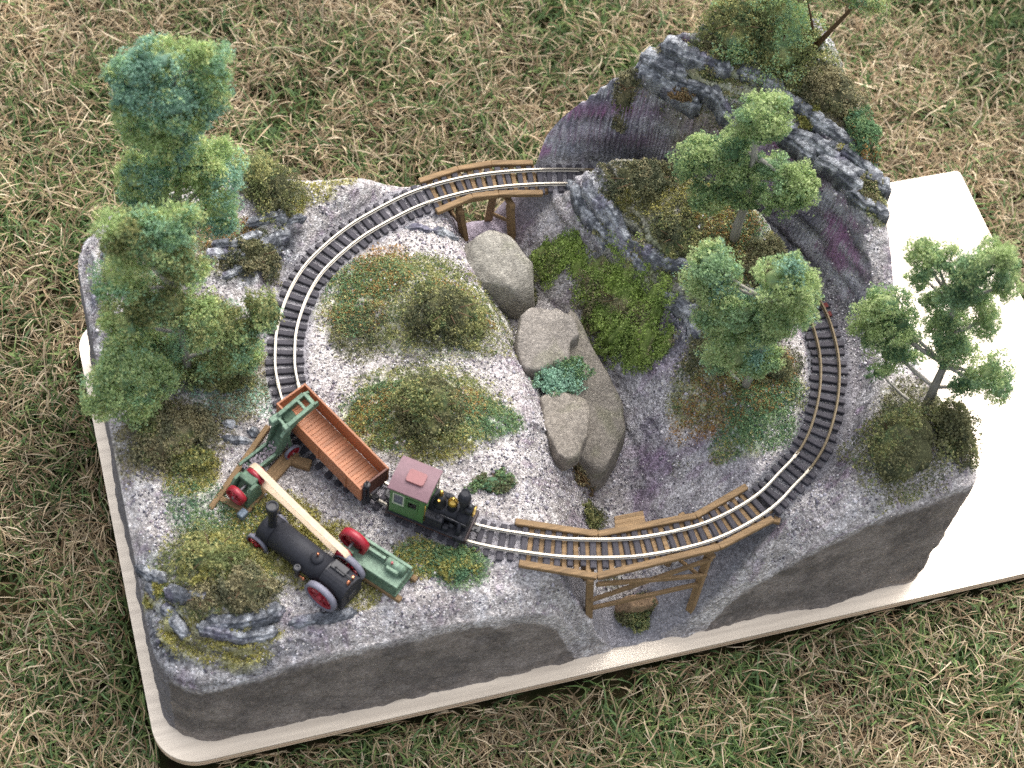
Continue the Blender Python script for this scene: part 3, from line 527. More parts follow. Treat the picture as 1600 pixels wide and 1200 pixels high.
for k, s in enumerate(arc_pts(5.25)):
    s = s+random.uniform(-.5, .5); p, n_ = at(s, random.uniform(-.4, .4)); a = math.atan2(n_[1], n_[0])+random.uniform(-.04, .04)
    o = obj('tie', tie_me[k % 4], None, track)
    if p[0] > 340 and 118 < p[1] < 129: part('painted_end', MB().box((6.8*(1 if n_[0] > 0 else -1) if False else 6.9, 0, -.8), (2.6, 2.75, 1.75), 0, .2), mat('red_oxide', (104, 48, 44), .8, 0, .1, 900), o)
    o.location = Vector((p[0], p[1], 88.0+random.uniform(-.15, .1)))*MM; o.rotation_euler = (random.uniform(-.02, .02), random.uniform(-.01, .01), a)
prof = [(-.62, 0), (.62, 0), (.62, .3), (.2, .5), (.2, 1.3), (.4, 1.45), (.4, 2.0), (-.4, 2.0), (-.4, 1.45), (-.2, 1.3), (-.2, .5), (-.62, .3)]
M_RAILT = mat('tarnished_rail', (112, 99, 76), .65, .2, .1, 500, 0, 1, .4)
fq = lambda x, y: float(np.argmin(((TP-np.array([x, y]))**2).sum(1)))/len(TP)
CUTS = [0.0, fq(182, 233), fq(262, 229), fq(318, 46), fq(246, 19.5)]
for off in (-4.6, 4.6):
    for a, b in zip(CUTS, CUTS[1:]+[1.0]):
        s0, s1 = a*len(TP)+(3 if off > 0 else 0), b*len(TP)+(3 if off > 0 else 0)-.35; m = int((s1-s0)/2.2); V = []; F = []; np_ = len(prof)
        for i in range(m+1):
            p, n_ = at(s0+(s1-s0)*i/m, off)
            V += [(p[0]+n_[0]*u, p[1]+n_[1]*u, 88.0+h) for u, h in prof]
        for i in range(m):
            for j in range(np_): F.append((i*np_+j, i*np_+(j+1) % np_, (i+1)*np_+(j+1) % np_, (i+1)*np_+j))
        F.append(list(range(np_))[::-1]); F.append([m*np_+j for j in range(np_)])
        part('rail', MB().add(V, F), M_RAILT if at((s0+s1)/2)[0][0] > 300 else M_RAIL, track)
    for a in CUTS:
        p, n_ = at(a*len(TP)+(3 if off > 0 else 0)-.2, off); mb = MB(); mb.box((p[0], p[1], 88.9), (1.7, 4.6, 1.2), math.atan2(n_[1], n_[0]), .2); part('rail_joiner', mb, M_RAIL, track)

# ------------------------------------------------------------------ timber bridges
def poly_hit(p, n_, line):
    best = None
    for a, b in zip(line[:-1], line[1:]):
        a, b = np.array(a[:2]), np.array(b[:2]); d = b-a; den = n_[0]*d[1]-n_[1]*d[0]
        if abs(den) < 1e-9: continue
        r = a-p; t = (r[0]*d[1]-r[1]*d[0])/den; u_ = (r[0]*n_[1]-r[1]*n_[0])/den
        if -.03 <= u_ <= 1.03 and t > 0 and (best is None or t < best): best = t
    return best
def bridge(label, inner, outer, sel, bents, extra=None):
    c0 = np.mean(np.array(inner+outer), 0)
    t = thing('trestle_bridge', label, 'bridge', (c0[0], c0[1], 84)); org = Vector((c0[0], c0[1], 84))
    def P(nm, mb):
        mb.v = [v-org for v in mb.v]; return part(nm, mb, M_BRN, t)
    for line in (inner, outer):
        for a, b in zip(line[:-1], line[1:]):
            mb = MB(); mb.beam((a[0], a[1], 87.9), (b[0], b[1], 87.9), 3.1, 2.6, .3); P('side_beam', mb)
    for off in (-5, 5):
        ss = [s for s in np.arange(0, len(TP), 2.0) if sel(at(s)[0])]
        if ss[0] < 50 and ss[-1] > len(TP)-50: ss = [s for s in ss if s > len(TP)/2]+[s for s in ss if s < len(TP)/2]
        for a, b in zip(ss[::14], ss[14::14]+[ss[-1]]):
            pa, pb = at(a, off)[0], at(b, off)[0]
            if np.linalg.norm(pa-pb) < 2: continue
            mb = MB(); mb.beam((pa[0], pa[1], 83.4), (pb[0], pb[1], 83.4), 2.4, 2.6, .2); P('stringer', mb)
    for s in arc_pts(5.25):
        s += 2.6; p, n_ = at(s)
        if not sel(p): continue
        for wd in ((2.3,) if random.random() < .8 else (1.8,)):
            ho = poly_hit(p, n_, outer); hi = poly_hit(p, -n_, outer); io = poly_hit(p, n_, inner); ii_ = poly_hit(p, -n_, inner)
            o_ = min([x for x in (ho, io) if x and x < 19] or [99]); i_ = min([x for x in (hi, ii_) if x and x < 19] or [99])
            if max(o_, i_) > 20: continue
            a, b = p+n_*o_, p-n_*i_; mb = MB(); mb.beam((a[0], a[1], 85.7), (b[0], b[1], 85.7), wd, 2.0, .2); P('deck_plank', mb)
    for kind, a, b, wd, ht in bents:
        mb = MB(); mb.beam(a, b, wd, ht, .2); P(kind, mb)
    return t, P
FB_IN, FB_OUT, BB_FAR, BB_NEAR = [(175.9, 45.6), (211.0, 30.9), (258.2, 29.8), (286.8, 39.1)], [(171.9, 25.0), (204.5, 10.7), (263.8, 12.3), (293.2, 20.4)], [(180.8, 243.3), (202.0, 247.2), (219.9, 247.2), (241.2, 243.2)], [(184.7, 223.2), (204.7, 228.7), (218.4, 227.8), (240.7, 223.6)]
def gz(x, y, lo=0): return max(ground(x, y)-1.5, lo)
def bent(pa, pb, ga, gb, zt=82.0):
    """two posts with a cap beam and one diagonal"""
    A, B = Vector((ga[0], ga[1], gz(*ga))), Vector((gb[0], gb[1], gz(*gb)))
    At, Bt = Vector((pa[0], pa[1], zt-2.6)), Vector((pb[0], pb[1], zt-2.6)); d = (Bt-At).normalized()
    return [('post', A, At, 3.4, 3.4), ('post', B, Bt, 3.4, 3.4), ('cap_beam', At-d*3+Vector((0, 0, 1.2)), Bt+d*3+Vector((0, 0, 1.2)), 3.0, 2.6), ('brace', A*.35+At*.65+Vector((0, 0, -3)), B*.75+Bt*.25, 1.3, 2.0)]
fbents = bent((203.5, 14.5), (211, 34), (208.5, 13.5), (213, 36))+bent((261, 13.5), (255, 33), (262, 12.0), (256, 34))
l0, l1 = Vector((207, 11.6, 58)), Vector((261, 10.4, 74)); fbents += [('brace', Vector((206, 11.9, 60)), Vector((262, 11.2, 79)), 1.6, 2.7), ('brace', Vector((206, 11.4, 78)), Vector((262, 10.9, 62)), 1.6, 2.7), ('brace', Vector((208, 12.2, 50)), Vector((262, 11.6, 52)), 1.6, 2.7),
   ('brace', Vector((213, 35.5, 78)), Vector((256, 33.5, 60)), 1.6, 2.7), ('brace', Vector((213, 36.0, 60)), Vector((256, 34.0, 78)), 1.6, 2.7), ('sill', Vector((296, 20, 83)), Vector((303, 34, 83)), 3, 2.6)]
ft, FP_ = bridge('front curved timber trestle bridge with plank refuge beside the track over the creek mouth', FB_IN, FB_OUT, lambda p: p[1] < 60 and 176 < p[0] < 312, fbents)
# refuge platform on the creek side of the front bridge
pa, pb, pc_, pd = [np.array(v) for v in [(221.4, 38.1), (235.3, 38.0), (234.3, 30.0), (219.4, 29.8)]]
for k in range(4):
    f0, f1 = k/4, (k+.9)/4; a = (pa*(1-f0)+pd*f0+pa*(1-f1)+pd*f1)/2; b_ = (pb*(1-f0)+pc_*f0+pb*(1-f1)+pc_*f1)/2
    mb = MB(); mb.beam((a[0], a[1], 87.4), (b_[0], b_[1], 87.4), float(np.linalg.norm(pa-pd))*.232, 1.4, .15); FP_('platform_plank', mb)
mb = MB(); m_ = (pa+pb+pc_+pd)/4; mb.beam((m_[0]-5, m_[1]+1, 85.6), (m_[0]+5, m_[1]+3, 85.6), 2, 2, .15); FP_('platform_bearer', mb)
bbents = bent((198.5, 228), (199, 243), (202, 224), (199, 244))+bent((225, 226), (222, 242), (227.5, 222), (221, 243))
bt, _ = bridge('rear timber trestle bridge across the back of the creek behind the pale boulder', BB_NEAR, BB_FAR, lambda p: p[1] > 215 and 168 < p[0] < 248, bbents)

# ------------------------------------------------------------------ goods wagon
M_RED = mat('wagon_mahogany', (176, 120, 86), .5, 0, .1, 700, .15, 900, .4, grain=(2.5, .25, 1)); M_REDL = mat('wagon_side', (152, 98, 66), .5, 0, .08, 700, .1, 900, .4, grain=(.2, 1, 2.5))
M_BLK = mat('black_paint', (30, 31, 36), .45, 0, .12, 700, .15, 1200, .5); M_BRASS = mat('brass', (214, 176, 92), .25, .95, .04, 400); M_STEEL = mat('dull_steel', (120, 118, 120), .45, .7, .08, 500)
M_BLKW = mat('weathered_black', (36, 37, 43), .65, 0, .14, 900, .2, 1500, .35)
WA = math.atan2(-.886, .464); wag = thing('goods_wagon', 'open brown low sided goods wagon standing on the track behind the engine', 'wagon', (102, 95.5, 90), WA)
mb = MB()
NP = 26
for k in range(NP):
    mbp = MB(); mbp.box((-28+56*(k+.5)/NP, 0, 9.0+random.uniform(-.03, .03)), (56/NP-.1, 15.2, 1.0), 0, .13); part('floor_plank', mbp, M_RED, wag)
for sy in (-1, 1):
    for k in range(3):
        mbp = MB(); mbp.box((0, sy*8.05, 9.6+3.6*(k+.5)), (58.2, .9, 3.6), 0, .05); part('side_board', mbp, M_REDL, wag)
    mbp = MB(); mbp.box((0, sy*5, 7.3), (57, 1.6, 2.2), 0, .15); part('solebar', mbp, M_BLK, wag)
    for x in (-19, 0, 19):
        mbp = MB(); mbp.box((x, sy*8.75, 14.2), (1.3, .5, 9), 0, .1); part('stanchion', mbp, M_REDL, wag)
for sx in (-1, 1):
    for k in range(3):
        mbp = MB(); mbp.box((sx*28.6, 0, 9.6+3.6*(k+.5)), (.9, 15.1, 3.6), 0, .05); part('end_board', mbp, M_REDL if sx < 0 else mat('wagon_end', (92, 58, 48), .6, 0, .12, 600), wag)
    mbp = MB(); mbp.box((sx*30, 0, 4.2), (3.2, 3.0, 1.6), 0, .2).cyl((sx*31, 0, 3.2), (sx*31, 0, 6.2), .7, n=10); part('coupler', mbp, M_BLK, wag)
    for s2 in (-1, 1):
        x = sx*17.5+s2*4.5
        for sy in (-1, 1):
            mbp = MB(); mbp.lathe((x, sy*4.2, 3.0), [(.6, -.6), (2.6, -.6), (2.6, .2), (3.2, .25), (3.2, .7), (.7, .7)], 18, (0, -sy, 0)); part('wheel', mbp, M_BLK, wag)
        mbp = MB(); mbp.cyl((x, -4.5, 3.0), (x, 4.5, 3.0), .5, n=8); part('axle', mbp, M_BLK, wag)
    for sy in (-1, 1):
        mbp = MB(); mbp.box((sx*17.5, sy*5.2, 4.1), (13, 1.0, 2.0), 0, .2).box((sx*17.5, sy*5.4, 5.6), (4, 1.2, 2.0), 0, .2); part('bogie_frame', mbp, M_BLK, wag)
mbp = MB(); mbp.box((29.6, -4.4, 12), (1.1, 1.0, 16), 0, .12).box((29.6, -6.6, 11), (1.1, 1.0, 12), 0, .12).box((29.4, -5.5, 19.4), (1.8, 4.0, .8), 0, .15); st = part('brake_stand', mbp, M_BLKW, wag)
mbp = MB(); mbp.lathe((29.6, -5.2, 21.4), [(.3, -.9), (.3, 0), (1.5, 0), (1.7, .3), (1.5, .6), (.3, .6)], 14).cyl((29.6, -5.2, 19.5), (29.6, -5.2, 24.2), .3, n=8).lathe((29.6, -5.2, 24.2), [(.1, -.7), (.65, -.4), (.65, .3), (.1, .7)], 10); part('brake_wheel', mbp, M_BLK, st)
mbp = MB(); mbp.box((24, -6.4, 5.4), (9, .6, .7), 0, .1); part('brake_rod', mbp, M_STEEL, wag)

# ------------------------------------------------------------------ little tank locomotive
M_GRN = mat('cab_green', (72, 110, 62), .45, 0, .07, 500, .05, 800, .5); M_ROOF = mat('roof_maroon', (110, 83, 89), .55, 0, .05, 500, .08, 900, .4); M_HATCH = mat('hatch_red', (128, 80, 80), .5, 0, .04, 500)
M_GLASS = mat('cab_glass', (70, 78, 92), .12, 0, .03, 200, 0, 1, .8); M_CREAM = mat('window_trim', (176, 184, 160), .5, 0, .03, 300); M_REDP = mat('red_paint', (140, 22, 38), .45, 0, .08, 600, .05, 800, .6); M_LAMP = mat('lamp_lens', (240, 214, 140), .15, .2, .02, 300, 0, 1, .8)
loco = thing('tank_locomotive', 'small black and green tank locomotive with maroon cab roof at the head of the train', 'locomotive', (140.35, 55.7, 90), math.atan2(-.606, .795))
LP = lambda nm, mb_, m, par=None, **k: part(nm, mb_, m, par or loco, **k)
LP('footplate', MB().box((-1.2, 0, 4.2), (37.6, 17.2, 1.0), 0, .15), M_BLKW)
LP('frame', MB().box((-1, 0, 2.9), (35, 7.6, 2.2), 0, .2), M_BLK)
LP('valance', MB().box((-1.2, -8.3, 3.4), (37, .5, .9), 0, .1).box((-1.2, 8.3, 3.4), (37, .5, .9), 0, .1), mat('valance_brown', (84, 50, 42), .6))
for x, nm in ((17.9, 'front_buffer_beam'), (-20.3, 'rear_buffer_beam')): LP('buffer_beam', MB().box((x, 0, 3.4), (.9, 17.0, 4.0), 0, .15), mat('beam_black', (52, 38, 38), .5))
for x in (20, -22.3): LP('coupler', MB().box((x, 0, 2.6), (4.0, 2.2, 1.4), 0, .2).box((x+(1.4 if x > 0 else -1.4), 1.0, 2.6), (1.6, 3.0, 1.6), 0, .2).cyl((x, 0, 1.6), (x, 0, 4.4), .5, n=8), M_BLK)
CX0, CX1, CYW, CZ0, CZ1 = -19.3, -2.6, 7.5, 4.7, 26.2
for sy in (-1, 1):
    y = sy*CYW
    # side sheet of the cab with a window opening and a door
    sheet = MB().box((-18.55, y, 15.4), (1.5, .7, 21.4)).box((-10.3, y, 8.0), (15.0, .72, 6.6)).box((-10.3, y, 24.2), (15.0, .72, 3.8)).box((-12.0, y, 16.8), (.9, .72, 11.0)).box((-4.1, y, 16.8), (2.8, .72, 11.0)).box((-14.8, y, 12.2), (5.2, .72, 2.0)).box((-8.5, y, 12.4), (6.2, .72, 2.3))
    LP('cab_side', sheet, M_GRN)
    fr = MB()
    for dz in (13.4, 22.1): fr.box((-15.1, y+sy*.3, dz), (5.6, .5, .6), 0, .08)
    for dx in (-17.6, -12.7): fr.box((dx, y+sy*.3, 17.7), (.6, .5, 8.2), 0, .08)
    wf = LP('window', fr, M_CREAM); LP('pane', MB().box((-15.1, y-sy*.1, 17.7), (4.9, .25, 8.2)), M_GLASS, wf)
    d = LP('door', MB().box((-8.5, y+sy*.18, 9.2), (5.6, .6, 8.6), 0, .12).box((-8.5, y+sy*.2, 20.3), (5.6, .6, 2.2), 0, .1).box((-10.9, y+sy*.2, 16.5), (.7, .6, 6), 0, .08).box((-6.1, y+sy*.2, 16.5), (.7, .6, 6), 0, .08), M_GRN)
    LP('panel_bead', MB().box((-8.5, y+sy*.5, 13.9), (6.0, .3, .5), 0, .06), M_GRN, d)
    LP('side_tank', MB().box((1.2, sy*5.6, 8.4), (9.6, 4.2, 7.4), 0, .3), M_BLKW); LP('tank_filler', MB().lathe((3.4, sy*5.6, 12.0), [(1.2, 0), (1.2, .7), (.4, 1.0), (.2, 1.0)], 14), M_BLKW)
    LP('toolbox', MB().box((7.7, sy*6.3, 6.2), (2.6, 2.6, 2.8), 0, .2), M_BLKW)
    LP('cylinder', MB().cyl((12.2, sy*7.0, 3.0), (16.6, sy*7.0, 3.0), 1.9, n=14), M_BLK)
    for x in (-7.5, 1.0, 8.6):
        mbp = MB(); mbp.lathe((x, sy*4.2, 3.4), [(.6, -.6), (2.9, -.6), (2.9, .2), (3.5, .25), (3.5, .7), (.7, .7)], 18, (0, -sy, 0)); LP('wheel', mbp, M_BLK)
    LP('coupling_rod', MB().box((.6, sy*5.3, 2.4), (17.5, .5, .7), 0, .1), M_STEEL)
    LP('handrail', MB().cyl((-2.2, sy*8, 8), (-2.2, sy*8, 22), .22, n=6), M_BRASS)
for x in (CX0+.3, CX1-.3):
    mbp = MB().box((x, 0, 10), (.7, 14.3, 10.6)).box((x, 0, 24.8), (.7, 14.3, 2.6)).box((x, -6.3, 19.3), (.7, 1.7, 8.2)).box((x, 6.3, 19.3), (.7, 1.7, 8.2)).box((x, 0, 19.3), (.7, 2.2, 8.2))
    pn = LP('cab_end', mbp, M_GRN)
    for y in (-3.3, 3.3): LP('spectacle_glass', MB().box((x, y, 19.3), (.2, 4.4, 8.2)), M_GLASS, pn)
arc = [(-8.9, 0), (-8.9, .9)]+[(-8.9+17.8*k/12, .9+1.5*math.sin(math.pi*k/12)) for k in range(1, 12)]+[(8.9, .9), (8.9, 0)]
LP('roof', MB().prism(arc, -20.4, -1.2, lambda u, v, a: (a, u, 26.0+v)), M_ROOF)
hp = [(-4.2, -2.4), (-3.5, -3.2), (3.5, -3.2), (4.2, -2.4), (4.2, 2.4), (3.5, 3.2), (-3.5, 3.2), (-4.2, 2.4)]
LP('roof_hatch', MB().prism(hp, 27.6, 29.3, lambda u, v, a: (-10.2+u, -.2+v, a)), M_HATCH)
LP('bunker', MB().box((-20.4, 0, 8.5), (1.6, 12, 7.2), 0, .2), M_BLK)
LP('boiler', MB().cyl((-3, 0, 10.6), (12.2, 0, 10.6), 4.3, n=24), M_BLKW); LP('smokebox', MB().cyl((11.4, 0, 10.6), (16.4, 0, 10.6), 4.7, n=24).box((13.9, 0, 6.6), (4.6, 7.4, 4.6), 0, .3), M_BLKW)
LP('smokebox_door', MB().lathe((16.3, 0, 10.6), [(4.0, 0), (4.0, .5), (2.2, 1.3), (.3, 1.6)], 20, (1, 0, 0)), M_BLK)
for x in (1, 6): LP('boiler_band', MB().lathe((x, 0, 10.6), [(4.2, -.3), (4.42, -.3), (4.42, .3), (4.2, .3)], 24, (1, 0, 0)), M_BLK)
sdm = LP('steam_dome', MB().lathe((2.0, 0, 13.8), [(3.3, 0), (3.1, 1.2), (2.6, 2), (2.6, 5.2), (2.3, 6.6), (1.4, 7.6), (.3, 7.9)], 20), M_BLK); LP('dome_finial', MB().lathe((2.0, 0, 21.5), [(.6, 0), (1.0, .6), (.6, 1.6), (.9, 2.4), (.9, 3.4), (.3, 4.1)], 12).cyl((2.0, -2.4, 18.5), (2.0, -2.4, 21), .5, n=8), M_BRASS, sdm)
LP('sand_dome', MB().lathe((7.8, 0, 14.2), [(2.4, 0), (2.3, 3.4), (2.3, 4.6)], 18), M_BLK); LP('sand_dome_cap', MB().lathe((7.8, 0, 18.7), [(2.4, 0), (2.45, 1), (2.1, 2.2), (1.1, 3.0), (.6, 3.2), (.9, 3.8), (.5, 4.4), (.2, 4.5)], 18).box((9.5, 0, 19.5), (1.4, .8, .8), 0, .1), M_BRASS)
LP('chimney', MB().lathe((12.8, 0, 14.6), [(2.0, 0), (1.5, 1), (1.5, 5.5), (2.0, 8), (3.1, 12.2), (3.1, 13.2), (2.0, 17.8), (1.8, 17.8), (1.7, 17.2)], 20), M_BLKW)
hl = LP('headlamp', MB().box((15.6, 0, 16.2), (2.8, 2.6, 1.4), 0, .2).cyl((13.9, 0, 19), (18.0, 0, 19), 2.5, n=20).lathe((16, 0, 21.4), [(1.3, 0), (1.3, .9), (.4, 1.3), (.2, 1.3)], 12), M_BLK)
LP('lamp_rim', MB().lathe((18.0, 0, 19), [(2.1, 0), (2.75, 0), (2.75, .5), (2.1, .5), (2.1, 0)], 22, (1, 0, 0)), M_BRASS, hl); LP('lamp_glass', MB().lathe((18.0, 0, 19), [(2.1, .1), (1.6, .35), (.1, .5)], 20, (1, 0, 0)), M_LAMP, hl)
LP('handrail', MB().rings([(16.6, -4.8, 12.2), (4, -4.9, 13.6)], [.22, .22], 6), M_STEEL); LP('steam_pipe', MB().rings([(13.5, -4.2, 12.5), (13.8, -6.2, 8), (14, -6.8, 4.8)], [.9, .9, .9], 10), M_BLKW)
# ------------------------------------------------------------------ quarry machinery
M_MG = mat('machine_green', (80, 104, 84), .6, 0, .2, 700, .12, 900, .4); M_MGL = mat('machine_green_light', (112, 136, 116), .6, 0, .16, 700, .1, 900, .4); M_TYRE = mat('grey_tyre', (112, 112, 124), .6, 0, .08, 600)
M_BELT = mat('canvas_belt', (202, 183, 158), .75, 0, .06, 500, .1, 900, .2); M_COP = mat('copper', (196, 128, 96), .3, .9, .05, 400)
def spoked(name_t, c, ax, r, w_, nsp, tyre_m, spoke_m, par, hub=1.0):
    """wheel: tyre, spokes, hub"""
    ax = Vector(ax).normalized(); t = Vector((0, 0, 1)).cross(ax).normalized(); c = Vector(c)
    wh = part(name_t, MB().lathe(c, [(r*.84, -w_/2), (r, -w_/2), (r, w_/2), (r*.84, w_/2), (r*.84, -w_/2)], 28, ax), tyre_m, par)
    rm = part('rim', MB().lathe(c, [(r*.72, -w_*.36), (r*.85, -w_*.36), (r*.85, w_*.36), (r*.72, w_*.36), (r*.72, -w_*.36)], 26, ax), spoke_m, wh)
    for k in range(nsp):
        a = 2*math.pi*k/nsp; d = t*math.cos(a)+Vector((0, 0, 1))*math.sin(a)
        part('spoke', MB().beam(c+d*r*.1, c+d*r*.76, r*.1+.25, w_*.4, .08, ax), spoke_m, wh)
    part('hub', MB().lathe(c, [(.2, -w_*.75), (r*.16, -w_*.7), (r*.2, -w_*.4), (r*.2, w_*.4), (r*.16, w_*.7), (.2, w_*.75)], 14, ax), spoke_m, wh)
    return wh
# portable steam engine
pe = thing('portable_steam_engine', 'black portable steam engine with red spoked wheels and tall chimney on the mossy quarry floor', 'steam engine', (78, 47, 86), math.atan2(-.803, .595))
PP = lambda nm, m_, mt, par=None: part(nm, m_, mt, par or pe)
PP('boiler', MB().cyl((-18, 0, 11.0), (16, 0, 11.0), 6.7, n=32), M_BLKW)
PP('smokebox', MB().cyl((-22, 0, 11.0), (-15.5, 0, 11.0), 6.9, n=32), M_BLKW); PP('smokebox_door', MB().lathe((-22, 0, 11), [(5.6, 0), (5.6, .5), (2, 1.1), (.3, 1.3)], 24, (-1, 0, 0)), M_BLK)
fbp = [(-6.8, 2.5), (6.8, 2.5), (6.8, 11.5)]+[(6.8*math.cos(math.pi*k/12), 11.5+6.6*math.sin(math.pi*k/12)) for k in range(1, 12)]+[(-6.8, 11.5)]
PP('firebox', MB().prism(fbp, 14.5, 28, lambda u, v, a: (a, u, v)), M_BLKW); PP('firebox_door', MB().box((28.2, 0, 8), (.5, 5, 4.2), 0, .15), M_BLK)
PP('firebox_band', MB().prism([(u*1.012, 2.5+(v-2.5)*1.01) for u, v in fbp], 14.3, 15.0, lambda u, v, a: (a, u, v)), M_BLK)
PP('chimney', MB().lathe((-17.6, 0, 16.8), [(2.5, 0), (2.1, 1.2), (2.0, 12.5), (2.9, 14), (3.0, 17.4), (2.6, 18.2), (2.2, 18.2), (2.0, 17.2)], 20), M_BLK)
PP('safety_dome', MB().lathe((8.2, 0, 16.6), [(3.0, 0), (3.0, 1.6), (2.4, 2.5), (1.0, 2.8), (.3, 2.9)], 18), M_BLKW); PP('safety_valve', MB().cyl((8.2, .4, 19), (8.2, .4, 21.4), .5, n=8).lathe((8.2, .4, 21.2), [(.2, -.3), (.8, 0), (.2, .5)], 10), M_COP)
PP('steam_chest', MB().box((19, 2.5, 18.1), (8, 4.4, 1.8), 0, .25), M_BLK); PP('regulator', MB().box((22, 1.6, 19.2), (9, .6, .6), 0, .1).cyl((17.5, 1.6, 18.6), (17.5, 1.6, 20.2), .6, n=8), M_BLK)
PP('pressure_gauge', MB().lathe((26.6, -.8, 19.2), [(.2, -.4), (1.1, -.4), (1.1, .4), (.2, .4)], 14, (1, 0, .3)).cyl((26.6, -.8, 17.5), (26.6, -.8, 19), .3, n=6), M_COP); PP('whistle', MB().cyl((26.6, 2.2, 17.2), (26.6, 2.2, 20.4), .5, n=8), M_COP)
PP('water_pump', MB().cyl((3.5, -8.0, 7.0), (3.5, -8.0, 14.0), 1.2, n=12).lathe((3.5, -8.0, 14.0), [(1.9, -.3), (1.9, .8), (.9, 1.2), (.8, .6)], 14).beam((3.5, -6.5, 8), (3.5, -8.0, 8), 1.2, 1.2), M_BLK); PP('pump_valve', MB().lathe((7.0, -8.0, 8.4), [(.2, -.8), (.9, -.4), (.9, .4), (.2, .8)], 10).cyl((4, -8, 8.4), (7, -8, 8.4), .4, n=8), M_COP)
PP('lifting_ring', MB().rings([(-20.0+1.5*math.cos(2*math.pi*k/14), 5.8, 18.2+1.5*math.sin(2*math.pi*k/14)) for k in range(15)], [.4]*15, 6), M_BLK)
for sy in (-1, 1):
    spoked('rear_wheel', (18.4, sy*9.4, 8.2), (0, 1, 0), 8.3, 2.9, 10, M_TYRE, M_REDP, pe); spoked('front_wheel', (-20.5, sy*7.4, 5.6), (0, 1, 0), 5.7, 2.0, 8, M_TYRE, M_REDP, pe)
PP('rear_axle', MB().cyl((18.4, -10.6, 8.2), (18.4, 10.6, 8.2), .9, n=10), M_BLK); PP('front_axle', MB().cyl((-20.5, -8.6, 5.6), (-20.5, 8.6, 5.6), .8, n=10).box((-20.5, 0, 5.6), (2.4, 8, 1.6), 0, .2), M_BLK)
# stationary engine that drives the belt
se = thing('stationary_engine', 'green stationary engine with red flywheel bolted on timber bearers beside the track', 'engine', (106, 40, 87), math.atan2(-.751, .66))
SP = lambda nm, m_, mt, par=None: part(nm, m_, mt, par or se)
SP('bed', MB().prism([(-7, 0), (7, 0), (5.8, 5.6), (-5.8, 5.6)], -10, 19, lambda u, v, a: (a, u, v+2.6)), M_MG); SP('bed_top', MB().box((4.5, 0, 8.45), (28.6, 11.2, .6), 0, .15), M_MGL)
for x in (-10, 19): SP('bed_foot', MB().box((x*.97, 0, 3.2), (2.2, 14.6, 1.3), 0, .2), M_MG)
SP('bearing_rail', MB().box((4.5, 5.0, 11.0), (30, 1.4, 2.0), 0, .15), M_MGL); SP('bearing_rail', MB().box((-8.2, -4.6, 11.4), (6.2, 1.6, 5.2), 0, .3), M_MG)
for y in (4.6,): SP('bearing', MB().box((-8.4, y, 12.6), (4, 1.8, 3.4), 0, .3), M_MG)
SP('steam_cylinder', MB().cyl((8.5, 2.0, 11.0), (17.5, 2.0, 11.0), 2.3, n=18).box((13, 2.0, 9.4), (7.6, 3.8, 2.2), 0, .2), M_MGL); SP('valve_chest', MB().box((13, -.8, 11.0), (6.2, 1.6, 2.6), 0, .2), M_MGL); SP('cylinder_cover', MB().lathe((17.4, 2, 11), [(2.7, 0), (2.7, .6), (1, .9), (.2, .9)], 18, (1, 0, 0)), M_MG)
SP('oil_cup', MB().cyl((11.5, 1.2, 13), (11.5, 1.2, 14.4), .55, n=8), M_REDP); SP('crosshead_guide', MB().box((3, 2.0, 10.2), (9, 1.8, .7), 0, .1).box((3, 2.0, 12.2), (9, 1.4, .6), 0, .1), M_MGL); SP('piston_rod', MB().cyl((-7, 2, 11.4), (8.6, 2, 11.2), .45, n=8), M_STEEL)
SP('crankshaft', MB().cyl((-8.4, -9, 12.8), (-8.4, 7, 12.8), .7, n=10), M_STEEL)
SP('flywheel', MB().lathe((-8.4, .6, 12.9), [(5.4, -1.8), (7.1, -1.8), (7.1, 1.8), (5.4, 1.8), (5.4, -1.8)], 30, (0, 1, 0)).lathe((-8.4, .6, 12.9), [(.4, -.8), (6, -.8), (6, .8), (.4, .8)], 30, (0, 1, 0)), M_REDP)
SP('belt_pulley', MB().lathe((-8.4, -7.6, 12.8), [(.5, -1.9), (3.5, -1.9), (3.6, 0), (3.5, 1.9), (.5, 1.9)], 22, (0, 1, 0)), M_REDP)
for k, y in enumerate((-6.2, 6.0)):
    mb = MB(); mb.box((6.5, y, 1.0), (31, 2.6, 2.6), 0, .2); SP('timber_bearer', mb, M_BRN)
# stone crusher
cr = thing('stone_crusher', 'small green stone crusher with two red pulleys on timber bearers', 'crusher', (60, 85, 88), math.atan2(.6, .8))
KP = lambda nm, m_, mt, par=None: part(nm, m_, mt, par or cr)
for y in (-4.6, 4.6): KP('side_frame', MB().prism([(-6.4, 0), (6.4, 0), (5.2, 9), (2.2, 12.2), (-2.2, 12.2), (-5.2, 9)], y-.7, y+.7, lambda u, v, a: (u*.8, a, v+2.8)), M_MG)
KP('hopper', MB().box((2.5, 0, 13.6), (4.4, 7.6, 3.2), 0, .3), M_MG); KP('jaw', MB().beam((-2, 0, 6), (3.2, 0, 13), 7.4, 1.4, .2), M_MGL); KP('tie_bar', MB().box((-3.6, 0, 10.2), (1.4, 9.6, 1.6), 0, .2).box((4.6, 0, 6), (1.4, 9.6, 1.6), 0, .2), M_MG)
KP('shaft', MB().cyl((-8.5, 0, 11), (8.2, 0, 11), .8, n=10), M_STEEL); KP('weight_box', MB().box((-9.0, -6.2, 4.4), (4.2, 3.4, 3.6), 0, .3), mat('slate_grey', (96, 110, 122), .5))
for k in range(5): KP('gusset', MB().box((-2+random.uniform(-3, 5), random.choice((-3.4, 3.4))+random.uniform(-1, 1), 12.5+random.uniform(-2, 1.5)), (2.2, 1.5, 2.0), random.uniform(0, 3), .2), M_MGL)
